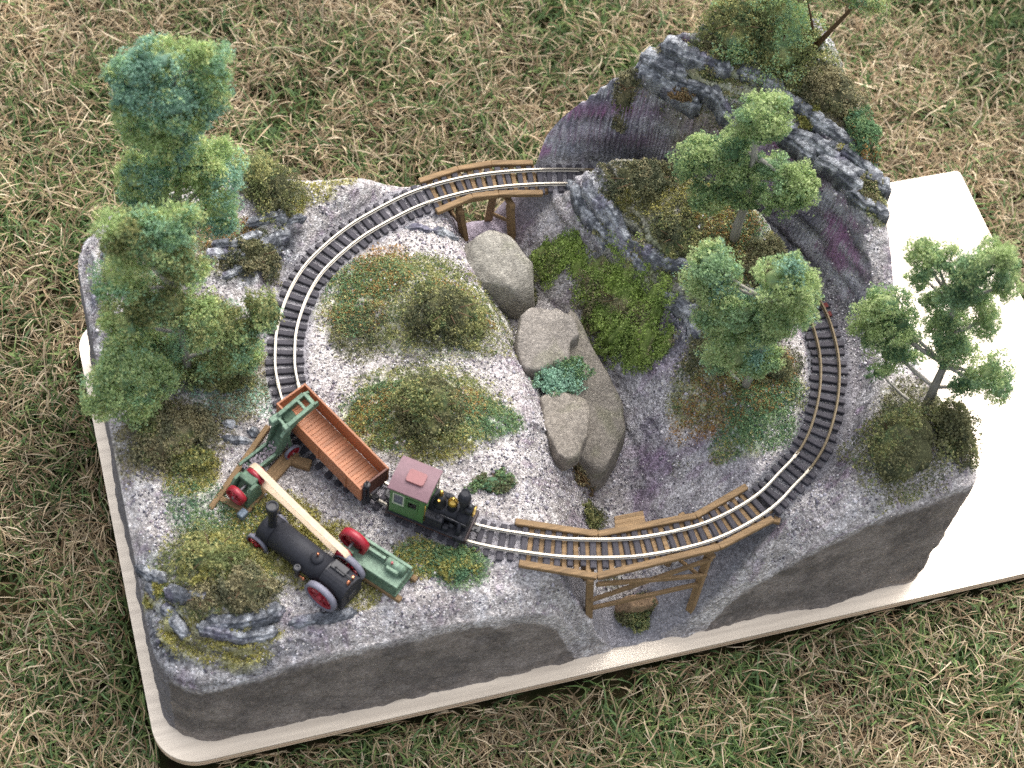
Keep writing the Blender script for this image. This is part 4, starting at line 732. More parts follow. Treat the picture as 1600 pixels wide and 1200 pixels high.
spoked('pulley', (-6.2, -.2, 11), (1, 0, 0), 4.9, 3.0, 6, M_REDP, M_REDP, cr); spoked('pulley', (5.6, -.2, 11), (1, 0, 0), 4.9, 2.2, 6, M_REDP, M_REDP, cr); KP('driven_pulley', MB().lathe((8.3, 0, 11), [(.6, -1.8), (4.6, -1.8), (4.7, 0), (4.6, 1.8), (.6, 1.8)], 24, (1, 0, 0)), M_REDP)
CRM = Matrix.Translation((60, 85, 88)) @ Matrix.Rotation(math.atan2(.6, .8), 4, 'Z'); SEM = Matrix.Translation((106, 40, 87)) @ Matrix.Rotation(math.atan2(-.751, .66), 4, 'Z')
pA = CRM @ Vector((8.3, 0, 11)); pB = SEM @ Vector((-8.4, -7.6, 12.8))
# canvas drive belt round both pulleys
bd = (pB-pA); bl = bd.length; bx = bd.normalized(); bz = Vector((0, 0, 1)); bz = (bz-bx*bz.dot(bx)).normalized(); by = bz.cross(bx)
ring = []
for k in range(13): a = math.pi/2+math.pi*k/12; ring.append(pA+bx*math.cos(a)*4.9+bz*math.sin(a)*4.9)
for k in range(1, 12):
    f = k/12; ring.append(pA*(1-f)+pB*f-bz*((4.9*(1-f)+3.9*f)-1.3*math.sin(math.pi*f)))
for k in range(13): a = -math.pi/2+math.pi*k/12; ring.append(pB+bx*math.cos(a)*3.9+bz*math.sin(a)*3.9)
for k in range(1, 12):
    f = 1-k/12; ring.append(pA*(1-f)+pB*f+bz*((4.9*(1-f)+3.9*f)-1.0*math.sin(math.pi*f)))
V = []; F = []; m = len(ring)
for i, p in enumerate(ring):
    t_ = (ring[(i+1) % m]-ring[i-1]).normalized(); nn = by.cross(t_).normalized()
    for (u_, v_) in ((-1.5, 0), (1.5, 0), (1.5, .4), (-1.5, .4)): V.append(p+by*u_+nn*v_*-1)
for i in range(m):
    for j in range(4): F.append((i*4+j, i*4+(j+1) % 4, ((i+1) % m)*4+(j+1) % 4, ((i+1) % m)*4+j))
belt = part('drive_belt', MB().add(V, F), M_BELT, None); tag(belt, 'cream canvas drive belt stretched between the stone crusher and the green engine', 'belt')
# loading elevator that lifts stone into the wagon
M_STONE = mat('loose_stone', (148, 140, 146), .9, 0, .35, 1400, .6, 1500, .2)
el = thing('loading_elevator', 'green stone loading elevator on red wheels tipped over the wagon side', 'elevator', (65.3, 98.4, 88), math.atan2(13.6, 29.4))
EP = lambda nm, m_, mt, par=None: part(nm, m_, mt, par or el)
def slope(s, y, dz=0): return (s, y, 3.6+s*.0+max(0, s-4)*.97*.9+dz)
tr = (32.0, 32.5)
for y in (-3.4, 3.4):
    EP('side_plate', MB().prism([(-4, 1.6), (10, 4.0), (16, 8), (20, 21), (24, 23.2), (33, 26.4), (35.5, 26.8), (35, 29.6), (32, 29.9), (18.5, 25.8), (14.5, 19.5), (11, 7.4), (-4.5, 4.2)], y-.55, y+.55, lambda u, v, a: (u, a, v)), M_MG)
    EP('side_flange', MB().beam((18.4, y*1.03, 26), (32, y*1.03, 30.1), 1.8, .7, .1).beam((-4.2, y*1.03, 4.5), (11, y*1.03, 7.7), 1.4, .6, .1).beam((14.4, y*1.03, 19.5), (18.4, y*1.03, 26), 1.6, .6, .1), M_MGL)
EP('trough', MB().beam((-4, 0, 2.4), (10, 0, 4.8), 6.4, .6, .1).beam((10, 0, 4.8), (16, 0, 12), 6.4, .6, .1).beam((16, 0, 12), (20, 0, 22.6), 6.4, .6, .1).beam((20, 0, 22.6), (25, 0, 24.4), 6.4, .6, .1), M_MG)
for (x, z) in ((32.5, 30), (28.5, 28.6), (17.6, 24.6)): EP('cross_bar', MB().box((x, 0, z), (1.3, 7.8, 1.0), 0, .12), M_MGL)
EP('top_roller', MB().cyl((33.2, -3.8, 28.2), (33.2, 3.8, 28.2), 1.2, n=12), M_MGL); EP('gear_box', MB().box((16.5, 3.8, 22.8), (5.5, 3.2, 4.5), 0, .4).box((17.5, -3.2, 24.2), (3, 2.6, 3.4), 0, .3), M_MGL)
stn = MB()
for k in range(150):
    s = random.uniform(-3.5, 13.5); y = random.uniform(-2.8, 2.8); z = (3.2+(s+4)*.17 if s < 10 else 5.8+(s-10)*1.1)+random.uniform(-.3, .6); r = random.uniform(.35, .75)
    stn.box((s, y, z), (r*2, r*1.7, r*1.5), random.uniform(0, 3), .2)
sto = EP('stone_load', stn, M_STONE); sto['kind'] = 'stuff'
for sy in (-1, 1): spoked('wheel', (18.6, sy*6.2, 5.2), (0, 1, 0), 4.3, 1.5, 8, M_TYRE, M_REDP, el)
EP('axle', MB().cyl((18.6, -7.6, 5.2), (18.6, 7.6, 5.2), .7, n=10), M_STEEL)
for sy in (-1, 1): EP('leg', MB().beam((18.6, sy*5.2, 5.2), (18, sy*3.8, 17), 1.3, 1.3, .12), M_MG)
# loose timber bearers under the crusher and elevator
for (a, b, wd, ht, lab) in (((77, 117.5), (43, 81), 2.6, 3.2, 'long thin brown timber bearer lying left of the green elevator'), ((86, 103), (52, 74), 6.4, 2.4, 'wide brown timber bearer lying right of the green elevator'),
      ((84, 98.8), (92, 94.5), 4.6, 4.2, 'short thick brown timber block between the bearer end and the wagon'), ((47, 87), (58, 77), 2.8, 2.4, 'short brown cross timber under the crusher pulleys')):
    c_ = Vector(((a[0]+b[0])/2, (a[1]+b[1])/2, 0)); zz = max(ground(c_.x, c_.y), 86.5); d_ = Vector((b[0]-a[0], b[1]-a[1], 0))
    mb = MB(); mb.box((0, 0, 0), (d_.length, wd, ht), 0, .3); o = part('timber', mb, M_BRN, None); o.location = Vector((c_.x, c_.y, zz+ht*.35))*MM; o.rotation_euler = (0, random.uniform(-.02, .02), math.atan2(d_.y, d_.x)); tag(o, lab, 'timber', 'timbers under the quarry machines')

# ------------------------------------------------------------------ boulders in the creek
def boulder(label, outline, ztop, zbot, tilt, rgb, seed, group='boulders in the creek', rough=1.0):
    P = np.array(outline, float); c0 = P.mean(0); n = 76
    A = np.linspace(-math.pi, math.pi, n, endpoint=False); D_ = np.c_[np.cos(A), np.sin(A)]; R = np.zeros(n)
    for k in range(len(P)):
        p_, e_ = P[k]-c0, P[(k+1) % len(P)]-P[k]; den = D_[:, 0]*e_[1]-D_[:, 1]*e_[0]; den = np.where(np.abs(den) < 1e-9, 1e-9, den)
        t_ = (p_[0]*e_[1]-p_[1]*e_[0])/den; u_ = (p_[0]*D_[:, 1]-p_[1]*D_[:, 0])/den; R = np.where((u_ >= -.001) & (u_ <= 1.001) & (t_ > 0), np.maximum(R, t_), R)
    R = np.where(R <= 0, np.median(R), R)
    prof_ = [(1.02, 0), (1.05, .2), (1.05, .4), (1.04, .6), (1.03, .75), (1.015, .86), (1.0, .92), (.975, .96), (.94, .985), (.88, 1.0), (.78, 1.005), (.66, 1.01), (.54, 1.01), (.42, 1.015), (.3, 1.015), (.18, 1.02), (.07, 1.02)]; rc = np.random.default_rng(seed)
    V = []
    for s, h in prof_:
        for k in range(n): V.append((c0[0]+R[k]*s*math.cos(A[k]), c0[1]+R[k]*s*math.sin(A[k]), h))
    V = np.array(V); z = zbot+(ztop-zbot)*V[:, 2]+((V[:, 0]-c0[0])*tilt[0]+(V[:, 1]-c0[1])*tilt[1])*np.clip(V[:, 2], 0, 1); V[:, 2] = z
    q = V.copy(); q[:, 2] *= .7
    V = V+np.c_[fbm(q, 15, 3, seed), fbm(q, 15, 3, seed+5), fbm(q, 13, 3, seed+9)]*np.array([1.6, 1.6, 1.5])
    m0 = V.mean(0)
    for q_ in range(int(10*rough)):
        nv = rc.normal(size=3)*np.array([1, 1, .8]); nv[2] = abs(nv[2])*.9; nv /= np.linalg.norm(nv); pr = (V-m0)@nv; lim = np.quantile(pr, rc.uniform(.93, .99)); V = V-np.maximum(pr-lim, 0)[:, None]*nv*.9
    V = V+np.c_[fbm(q, 4, 3, seed+1), fbm(q, 4, 3, seed+2), fbm(q, 4, 3, seed+3)]*.6
    m = len(prof_); F = [(i*n+k, i*n+(k+1) % n, (i+1)*n+(k+1) % n, (i+1)*n+k) for i in range(m-1) for k in range(n)]
    V = np.vstack([V, V[-n:].mean(0)]); T3 = [((m-1)*n+k, (m-1)*n+(k+1) % n, len(V)-1, len(V)-1) for k in range(n)]
    cc_ = lin(rgb)*(1+.22*fbm(V, 8, 4, seed+20)+.16*fbm(V, 2.5, 2, seed+21))[:, None]; gm_ = sstep(.15, .5, fbm(V, 9, 3, seed+30))[:, None]; cc_ = cc_*(1-.3*gm_)+lin((104, 108, 74))*.3*gm_
    me = bpy.data.meshes.new('boulder'); me.from_pydata([tuple(v*MM) for v in V], [], F+[t[:3] for t in T3]); me.polygons.foreach_set('use_smooth', [True]*len(me.polygons)); me.update()
    a = me.attributes.new('paint', 'FLOAT_COLOR', 'POINT'); a.data.foreach_set('color', np.c_[cc_, np.full(len(cc_), .55)].astype(np.float32).ravel())
    me.materials.append(MATS.setdefault('boulder_stone', None) or MATS.update({'boulder_stone': attr_mat('boulder_stone', .85, speck=1.0, spec=.25)}) or MATS['boulder_stone'])
    o = obj('boulder', me, None); return tag(o, label, 'boulder', group)
for args in [('pale pointed grey boulder highest up the creek below the rear bridge', [(194.2, 205.3), (200.4, 214.6), (206.8, 217.0), (215.6, 217.2), (222.2, 204.3), (229.2, 190.7), (226.5, 179.2), (217.6, 177.2), (204.5, 183.9), (193.9, 194.1)], 78, 48, (0, 0.3), (146, 142, 132), 11, 'boulders in the creek', 1.6), ('flat topped grey boulder in mid creek above the green moss', [(212.5, 161.8), (219.8, 166.2), (229.4, 162.5), (235.3, 164.4), (240.0, 158.7), (239.3, 146.4), (234.1, 143.6), (229.9, 131.5), (215.7, 129.3), (206.6, 134.0), (206.9, 146.5)], 74, 56, (0, 0.1), (136, 130, 122), 23, 'boulders in the creek', 0.3), ('rounded grey brown boulder lower in the creek beneath the green moss', [(210.7, 117.8), (217.5, 120.0), (225.8, 119.0), (233.0, 113.6), (232.2, 104.5), (227.6, 92.6), (221.3, 84.6), (214.0, 82.6), (209.9, 87.5), (208.5, 102.4)], 69, 55, (0, 0.12), (134, 127, 117), 37, 'boulders in the creek', 0.3), ('long sloping brown boulder lying behind the two smaller creek boulders', [(237.6, 167.9), (244.4, 161.9), (246.5, 144.7), (250.6, 131.2), (254.6, 112.6), (253.3, 102.0), (248.4, 87.7), (241.0, 83.9), (232.9, 82.3), (225.0, 85.8), (221.0, 93.1), (225.5, 128.7), (228.1, 154.8)], 58, 26, (-0.05, 0.25), (125, 119, 110), 41, 'boulders in the creek', 0.5), ('small brown boulder under the front trestle bridge', [(229.8, 26.8), (236.4, 27.7), (247.6, 26.5), (252.2, 22.2), (249.7, 18.6), (235.8, 20.5), (229.4, 23.4)], 19, 4, (0, 0.2), (142, 118, 92), 53)]: boulder(*args)

# ------------------------------------------------------------------ foam foliage
def crumbs(P, size, cols, r, up=None):
    """one small ragged triangle pair per point"""
    N = len(P); a = r.normal(size=(N, 3)); a /= np.linalg.norm(a, axis=1)[:, None]; b = np.cross(a, r.normal(size=(N, 3))); b /= np.linalg.norm(b, axis=1)[:, None]; cN = np.cross(a, b)
    s = size*r.uniform(.55, 1.3, N)[:, None]
    V = np.stack([P+a*s*.62, P-a*s*.3+b*s*.52+cN*s*.15, P-a*s*.42-b*s*.48, P+a*s*.05+cN*s*.5], 1)
    o = (np.arange(N)*4)[:, None]
    F = np.concatenate([o+np.array([[0, 1, 3]]), o+np.array([[1, 2, 3]])], 0)
    return V.reshape(-1, 3), F, np.repeat(cols, 4, 0)
def pal_cols(P, pal, r, scale=9, seed=0, jit=.24, second=None, amt=0.0):
    pl = lin(PAL[pal]); N = len(P); f = np.clip((fbm(P, scale, 3, seed)*1.1+.5), 0, .999); k = np.clip((f*len(pl)+r.normal(0, .55, N)).astype(int), 0, len(pl)-1); cc_ = pl[k]
    if second:
        p2 = lin(PAL[second]); mk = (fbm(P, scale*1.3, 3, seed+50)+r.normal(0, .15, N)) > (.35-amt); cc_ = np.where(mk[:, None], p2[r.integers(0, len(p2), N)], cc_)
    return cc_*r.uniform(1-jit, 1+jit, N)[:, None]
M_FOAM = attr_mat('foam_foliage', .95, spec=.08, sub=.4)
def foam(name, P, size, cols, seed, parent=None):
    r = np.random.default_rng(seed); V, F, C_ = crumbs(P, size, cols, r); me = np_mesh(name, V, F, C_); me.materials.append(M_FOAM); return obj(name, me, None, parent)
def blob_pts(c, rad, N, r, seed, hollow=.45, ragged=.34, cut=-.2):
    d = r.normal(size=(N, 3)); d /= np.linalg.norm(d, axis=1)[:, None]; rr = (hollow+(1-hollow)*r.random(N)**.6)[:, None]
    P = np.array(c)+d*np.array(rad)*rr*(1+ragged*fbm(d*10+np.array(c), 5.5, 3, seed)*2.0+.12*fbm(d*10+np.array(c), 1.8, 2, seed+3))[:, None]
    keep = fbm(P, 5.5, 3, seed+7) > cut
    return P[keep]
ICO = bmesh.new(); bmesh.ops.create_icosphere(ICO, subdivisions=3, radius=1); ICO.verts.ensure_lookup_table(); ICO.faces.ensure_lookup_table()
ICV = np.array([v.co[:] for v in ICO.verts]); ICF = np.array([[v.index for v in f.verts] for f in ICO.faces]); ICO.free()
def core_pts(c, rad, seed, k=.74, ragged=.36):
    d = ICV; return np.array(c)+d*np.array(rad)*k*(1+ragged*fbm(d*10+np.array(c), 5.5, 3, seed)*2.0)[:, None]
def foam2(name, P, cores, size, pal, seed, parent, org, scale, second, amt):
    r = np.random.default_rng(seed); V, F, C_ = crumbs(P, size, pal_cols(P+org, pal, r, scale, seed, second=second, amt=amt), r); Vs_, Fs_, Cs_ = [V], [F], [C_]; n0 = len(V)
    for cv in cores:
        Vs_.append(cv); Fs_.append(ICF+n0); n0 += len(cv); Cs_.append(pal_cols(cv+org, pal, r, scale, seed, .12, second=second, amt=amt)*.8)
    me = np_mesh(name, np.concatenate(Vs_), np.concatenate(Fs_), np.concatenate(Cs_)); me.materials.append(M_FOAM); return obj(name, me, None, parent)
def shrub(name, label, cat, x, y, rx, ry, h, pal, second=None, amt=.1, N=None, size=1.15, rot=0, zoff=0.0, group=None, ragged=.34, stems=True, zabs=None, lobes=()):
    seed = abs((round(x)*131+round(y)*17)) % 9999; r = np.random.default_rng(seed); z = ground(x, y)+zoff if zabs is None else zabs
    N = N or int(np.clip(rx*ry*42+rx*h*26, 700, 12000))
    P = np.concatenate([blob_pts((0, 0, h*.3), (rx, ry, h*.8), N*2//3, r, seed, .7, ragged)]+[blob_pts((r.uniform(-.45, .45)*rx, r.uniform(-.45, .45)*ry, h*r.uniform(.2, .5)), (rx*.5, ry*.5, h*.6), N//9, r, seed+k, .3, ragged) for k in range(3)])
    a = math.radians(rot); P = np.c_[P[:, 0]*math.cos(a)-P[:, 1]*math.sin(a), P[:, 0]*math.sin(a)+P[:, 1]*math.cos(a), P[:, 2]]
    gf = lambda Q: (np.array([ground(x+p[0], y+p[1]) for p in Q])-z) if zabs is None else np.zeros(len(Q))
    lc = []
    for k, (lx, ly, lr, lh) in enumerate(lobes):
        n_l = int(lr*lr*55); q_ = blob_pts((lx-x, ly-y, lh*.3), (lr, lr, lh), n_l, r, seed+k*7, .7, ragged); P = np.concatenate([P, q_]); lc.append(core_pts((lx-x, ly-y, lh*.3), (lr, lr, lh), seed+k*7, .6, ragged))
    gl = gf(P); P[:, 2] += np.clip(gl, -30, 30)*.9; P = P[P[:, 2] > gl-1.0]
    t = thing(name, label, cat, (x, y, z), 0, group)
    cv = core_pts((0, 0, h*.3), (rx, ry, h*.8), seed, .6, ragged); cv = np.c_[cv[:, 0]*math.cos(a)-cv[:, 1]*math.sin(a), cv[:, 0]*math.sin(a)+cv[:, 1]*math.cos(a), cv[:, 2]]
    cvs = [cv]+lc
    for cv in cvs: cv[:, 2] += np.clip(gf(cv), -30, 30)*.9-.6
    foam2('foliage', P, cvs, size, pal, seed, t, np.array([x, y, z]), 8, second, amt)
    if stems:
        mb = MB()
        for k in range(7):
            q = 6.28*k/7+r.uniform(-.4, .4); mb.rings([(0, 0, -1.5), (rx*.3*math.cos(q), ry*.3*math.sin(q), h*.35), (rx*.75*math.cos(q), ry*.75*math.sin(q), h*r.uniform(.35, .8))], [.45, .35, .15], 5, False)
        part('stems', mb, mat('twig', (92, 72, 52), .9, 0, .1, 600), t)
    return t
M_BARK = mat('bark_grey', (150, 146, 136), .85, 0, .14, 500, .5, 700, .15, grain=(2, 2, .3)); M_BARKB = mat('bark_brown', (96, 76, 56), .9, 0, .12, 500, .4, 700, .15)
def tree(label, base, trunk, blobs, pal, second, amt, group='model trees on the scenery', r0=2.0, bark=None, size=1.1, dens=1.0, extra=()):
    x, y = base[0], base[1]; z = ground(x, y); seed = int(x*7+y*3); r = np.random.default_rng(seed)
    t = thing('tree', label, 'tree', (x, y, z-1), 0, group); o = np.array([x, y, z-1])
    tp = [np.array(p)-o for p in trunk]; tp[0] = np.array([0, 0, -.5]); m = len(tp)
    part('trunk', MB().rings(tp, [r0*(1.15-.75*k/(m-1)) for k in range(m)], 10), bark or M_BARK, t)
    P_ = []; cores = []
    for i, (bc, rad) in enumerate(blobs):
        c_ = np.array(bc)-o+np.array([r.uniform(-1, 1)*rad[0]*.12, r.uniform(-.35, .35)*rad[1], 0])
        k = min(range(m), key=lambda q: abs(tp[q][2]-(c_[2]-rad[2]*.9))); s = tp[max(k, 0)]
        mid = (s+c_)/2+np.array([0, 0, -1.5]); part('limb', MB().rings([s, mid, c_], [r0*.5, r0*.38, r0*.16], 6, False), bark or M_BARK, t)
        area = rad[0]*rad[1]+rad[0]*rad[2]+rad[1]*rad[2]; N = int(area*13*dens)
        P_.append(blob_pts(c_, rad, N, r, seed+i*13, .6, .42, -.12)); cores.append(core_pts(c_, rad, seed+i*13, .46, .42))
        for j in range(6):
            d = r.normal(size=3); d /= np.linalg.norm(d); P_.append(blob_pts(c_+d*np.array(rad)*r.uniform(.7, 1.0), np.array(rad)*r.uniform(.26, .46), int(N*.11), r, seed+i*13+j, .3, .4))
    for a, b_ in extra: part('limb', MB().rings([np.array(a)-o, (np.array(a)+np.array(b_))/2-o+np.array([.5, 0, 1]), np.array(b_)-o], [r0*.55, r0*.4, r0*.2], 7, False), bark or M_BARK, t)
    P = np.concatenate(P_); gl = np.array([ground(*(p[:2]+o[:2])) for p in P[::1]])-o[2]; P = P[P[:, 2] > gl+.3]
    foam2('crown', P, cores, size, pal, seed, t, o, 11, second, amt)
    return t
TREES = [{'label': 'tall grey trunked tree with bluish green tiered crowns at the back left corner', 'base': (54, 196, 112), 'trunk': [(54, 196, 112), (54.5, 195.9, 149.8), (53.4, 196.1, 159.6), (58.3, 195.5, 217.3), (56.8, 195.7, 250.1)], 'blobs': [((52.4, 196.2, 261.4), (14.0, 8.7, 10.6)), ((42.8, 197.2, 251.5), (12.4, 10.3, 12.5)), ((69.2, 194.4, 253.6), (11.8, 9.2, 11.3)), ((38.9, 197.6, 234.0), (8.1, 8.2, 10.0)), ((56.1, 195.8, 238.2), (16.1, 11.3, 13.8)), ((70.3, 194.3, 236.7), (9.1, 7.7, 9.4)), ((58.9, 195.5, 219.4), (10.8, 8.7, 10.6)), ((44.3, 197.0, 218.9), (10.2, 10.3, 12.5)), ((63.5, 195.0, 231.3), (12.1, 9.2, 11.3)), ((38.3, 197.7, 191.4), (9.1, 8.7, 10.6)), ((69.3, 194.4, 183.1), (14.5, 12.8, 15.6)), ((57.6, 195.6, 195.8), (14.5, 10.3, 12.5)), ((44.2, 197.0, 177.1), (12.9, 9.8, 11.9)), ((53.1, 196.1, 211.5), (10.8, 7.7, 9.4)), ((71.1, 194.2, 157.2), (10.8, 8.7, 10.6)), ((52.1, 196.2, 147.7), (9.1, 7.7, 9.4))], 'pal': 'tree', 'second': 'teal', 'amt': 0.22, 'r0': 2.4, 'dens': 0.8, 'size': 1.15}, {'label': 'broad dark green tree with wide low crown beside the left curve of track', 'base': (47, 145, 97), 'trunk': [(47, 145, 97), (45.4, 145.2, 117.6), (44.3, 145.3, 139.0), (43.0, 145.4, 174.2)], 'blobs': [((34.2, 146.3, 201.3), (14.5, 10.8, 13.1)), ((26.3, 147.1, 215.8), (11.8, 9.2, 11.3)), ((45.3, 145.2, 213.1), (10.8, 8.7, 10.6)), ((21.0, 147.7, 182.4), (10.8, 9.2, 11.3)), ((21.3, 147.7, 153.0), (11.8, 10.8, 13.1)), ((49.4, 144.8, 192.1), (10.8, 8.7, 10.6)), ((40.3, 145.7, 164.9), (14.0, 11.3, 13.8)), ((56.9, 144.0, 152.2), (12.9, 11.3, 13.8)), ((34.6, 146.3, 127.5), (12.4, 8.7, 10.6)), ((67.4, 142.9, 135.0), (11.8, 11.8, 14.4)), ((81.0, 141.5, 148.3), (7.0, 9.2, 11.3)), ((58.2, 143.9, 115.3), (12.9, 8.7, 10.6)), ((72.5, 142.4, 112.8), (9.1, 6.7, 8.1)), ((43.2, 145.4, 104.2), (13.4, 9.2, 11.3))], 'pal': 'tree', 'second': 'olive', 'amt': 0.2, 'r0': 2.2, 'dens': 0.8, 'size': 1.15}, {'label': 'round light green tree overhanging the left board edge', 'base': (17.2, 134.7, 94), 'trunk': [(17.2, 134.7, 94), (17.1, 134.7, 110.9), (17.8, 134.7, 137.8)], 'blobs': [((20.8, 134.6, 139.6), (14.0, 9.8, 11.9)), ((8.1, 135.1, 121.8), (11.8, 11.3, 13.8)), ((27.8, 134.3, 121.6), (11.8, 11.3, 13.8)), ((15.7, 134.8, 111.4), (13.4, 9.2, 11.3)), ((14.7, 134.8, 133.4), (10.8, 9.2, 11.3))], 'pal': 'tree', 'second': 'leaf', 'amt': 0.2, 'r0': 1.8, 'dens': 0.95, 'size': 1.1}, {'label': 'tall pale trunked tree with flat tiered crown on the island hill', 'base': (315.5, 156.6, 108), 'trunk': [(315.5, 156.6, 108), (315.2, 156.8, 132.4), (315.8, 156.4, 146.5), (312.6, 158.5, 182.4), (310.3, 160.1, 203.9)], 'blobs': [((309.7, 160.5, 208.9), (12.1, 9.3, 11.4)), ((307.5, 162.0, 200.1), (8.6, 6.0, 7.4)), ((314.7, 157.2, 201.9), (9.2, 7.1, 8.7)), ((294.4, 170.8, 171.9), (13.2, 8.2, 10.0)), ((290.8, 173.1, 161.2), (8.1, 6.0, 7.4)), ((306.0, 163.0, 179.5), (11.5, 7.7, 9.4)), ((305.2, 163.5, 153.1), (16.1, 8.2, 10.0)), ((312.2, 158.8, 165.5), (14.4, 9.3, 11.4)), ((318.2, 154.8, 175.3), (9.8, 6.6, 8.0)), ((329.6, 147.2, 175.8), (8.6, 7.7, 9.4)), ((328.6, 147.8, 160.6), (11.5, 7.1, 8.7)), ((334.3, 144.0, 171.3), (5.2, 8.2, 10.0)), ((316.1, 156.2, 150.7), (14.4, 6.0, 7.4))], 'pal': 'leaf', 'second': 'green', 'amt': 0.12, 'r0': 2.3}, {'label': 'bushy light green tree with several rounded crowns on the near slope of the island hill', 'base': (302.5, 88.9, 95), 'trunk': [(302.5, 88.9, 95), (303.3, 88.3, 112.9), (303.3, 88.3, 135.1), (299.4, 91.2, 163.6)], 'blobs': [((275.8, 108.9, 174.7), (11.2, 9.0, 10.9)), ((275.9, 108.8, 158.3), (10.6, 9.0, 10.9)), ((282.1, 104.2, 165.5), (10.6, 8.4, 10.2)), ((299.5, 91.2, 183.6), (13.8, 9.6, 11.6)), ((307.7, 85.0, 177.6), (8.1, 11.9, 14.5)), ((292.7, 96.3, 153.2), (13.8, 8.4, 10.2)), ((286.5, 100.9, 137.9), (12.5, 9.0, 10.9)), ((306.4, 86.0, 158.7), (13.1, 11.3, 13.8)), ((294.1, 95.2, 122.2), (16.2, 10.7, 13.1)), ((303.5, 88.1, 140.6), (11.2, 8.4, 10.2)), ((290.1, 98.2, 107.7), (9.4, 6.6, 8.0)), ((302.5, 88.9, 117.9), (10.6, 7.2, 8.7))], 'pal': 'leaf', 'second': 'teal', 'amt': 0.04, 'r0': 2.0}, {'label': 'open branched green tree leaning over the bare white part of the board', 'base': (377.5, 50.5, 108), 'trunk': [(377.5, 50.5, 108), (376.6, 51.4, 125.9), (376.1, 52.0, 144.7), (372.8, 55.4, 167.3), (369.3, 59.0, 188.6)], 'blobs': [((351.2, 77.7, 163.0), (11.8, 8.7, 10.6)), ((351.2, 77.6, 151.6), (10.8, 8.7, 10.6)), ((358.0, 70.6, 154.6), (11.8, 9.2, 11.3)), ((360.7, 67.9, 136.3), (11.3, 8.2, 10.0)), ((351.7, 77.2, 141.5), (7.0, 7.2, 8.8)), ((358.8, 69.8, 117.2), (7.5, 4.1, 5.0)), ((354.5, 74.3, 207.8), (7.5, 6.7, 8.1)), ((358.8, 69.9, 209.4), (8.1, 6.7, 8.1)), ((357.8, 70.9, 192.4), (7.0, 5.6, 6.9)), ((371.9, 56.3, 227.5), (11.8, 7.7, 9.4)), ((370.4, 57.8, 211.8), (9.7, 6.7, 8.1)), ((377.6, 50.4, 224.8), (5.9, 7.2, 8.8)), ((368.0, 60.3, 194.5), (10.2, 6.7, 8.1)), ((367.5, 60.8, 206.1), (8.1, 6.2, 7.5)), ((381.6, 46.3, 212.8), (5.4, 6.7, 8.1)), ((368.6, 59.7, 172.6), (8.1, 5.6, 6.9)), ((377.9, 50.1, 160.4), (9.1, 7.2, 8.8)), ((363.3, 65.1, 181.6), (7.5, 4.6, 5.6)), ((374.4, 53.8, 194.6), (9.1, 6.7, 8.1)), ((372.9, 55.2, 172.7), (9.7, 6.7, 8.1)), ((380.4, 47.5, 186.9), (4.3, 9.2, 11.3)), ((374.9, 53.2, 154.1), (7.5, 7.7, 9.4)), ((388.4, 39.3, 157.6), (10.2, 7.7, 9.4)), ((383.5, 44.3, 140.4), (9.1, 5.6, 6.9)), ((393.9, 33.6, 148.3), (6.5, 5.1, 6.3))], 'pal': 'leaf', 'second': 'green', 'amt': 0.2, 'r0': 2.2, 'dens': 0.8, 'size': 1.0}, {'label': 'brown stemmed twiggy tree on the mountain top reaching out of the picture', 'base': (373, 229, 165), 'trunk': [(373, 229, 165), (377.8, 225.7, 179.7), (382.6, 222.4, 197.0), (387.9, 218.8, 217.9)], 'blobs': [((385.6, 220.3, 216.7), (16.1, 10.3, 12.5)), ((362.6, 236.1, 202.7), (16.1, 7.7, 9.4)), ((372.8, 229.1, 216.5), (16.1, 10.3, 12.5)), ((384.7, 221.0, 203.4), (7.0, 2.6, 3.1))], 'pal': 'tree', 'second': 'khaki', 'amt': 0.1, 'r0': 1.3, 'dens': 0.6, 'extra': [((373, 229, 166), (365.7, 234.0, 189.9)), ((373, 229, 166), (362.1, 236.5, 200.3))], 'bark': M_BARKB}]
for tr_ in TREES: tree(**tr_)
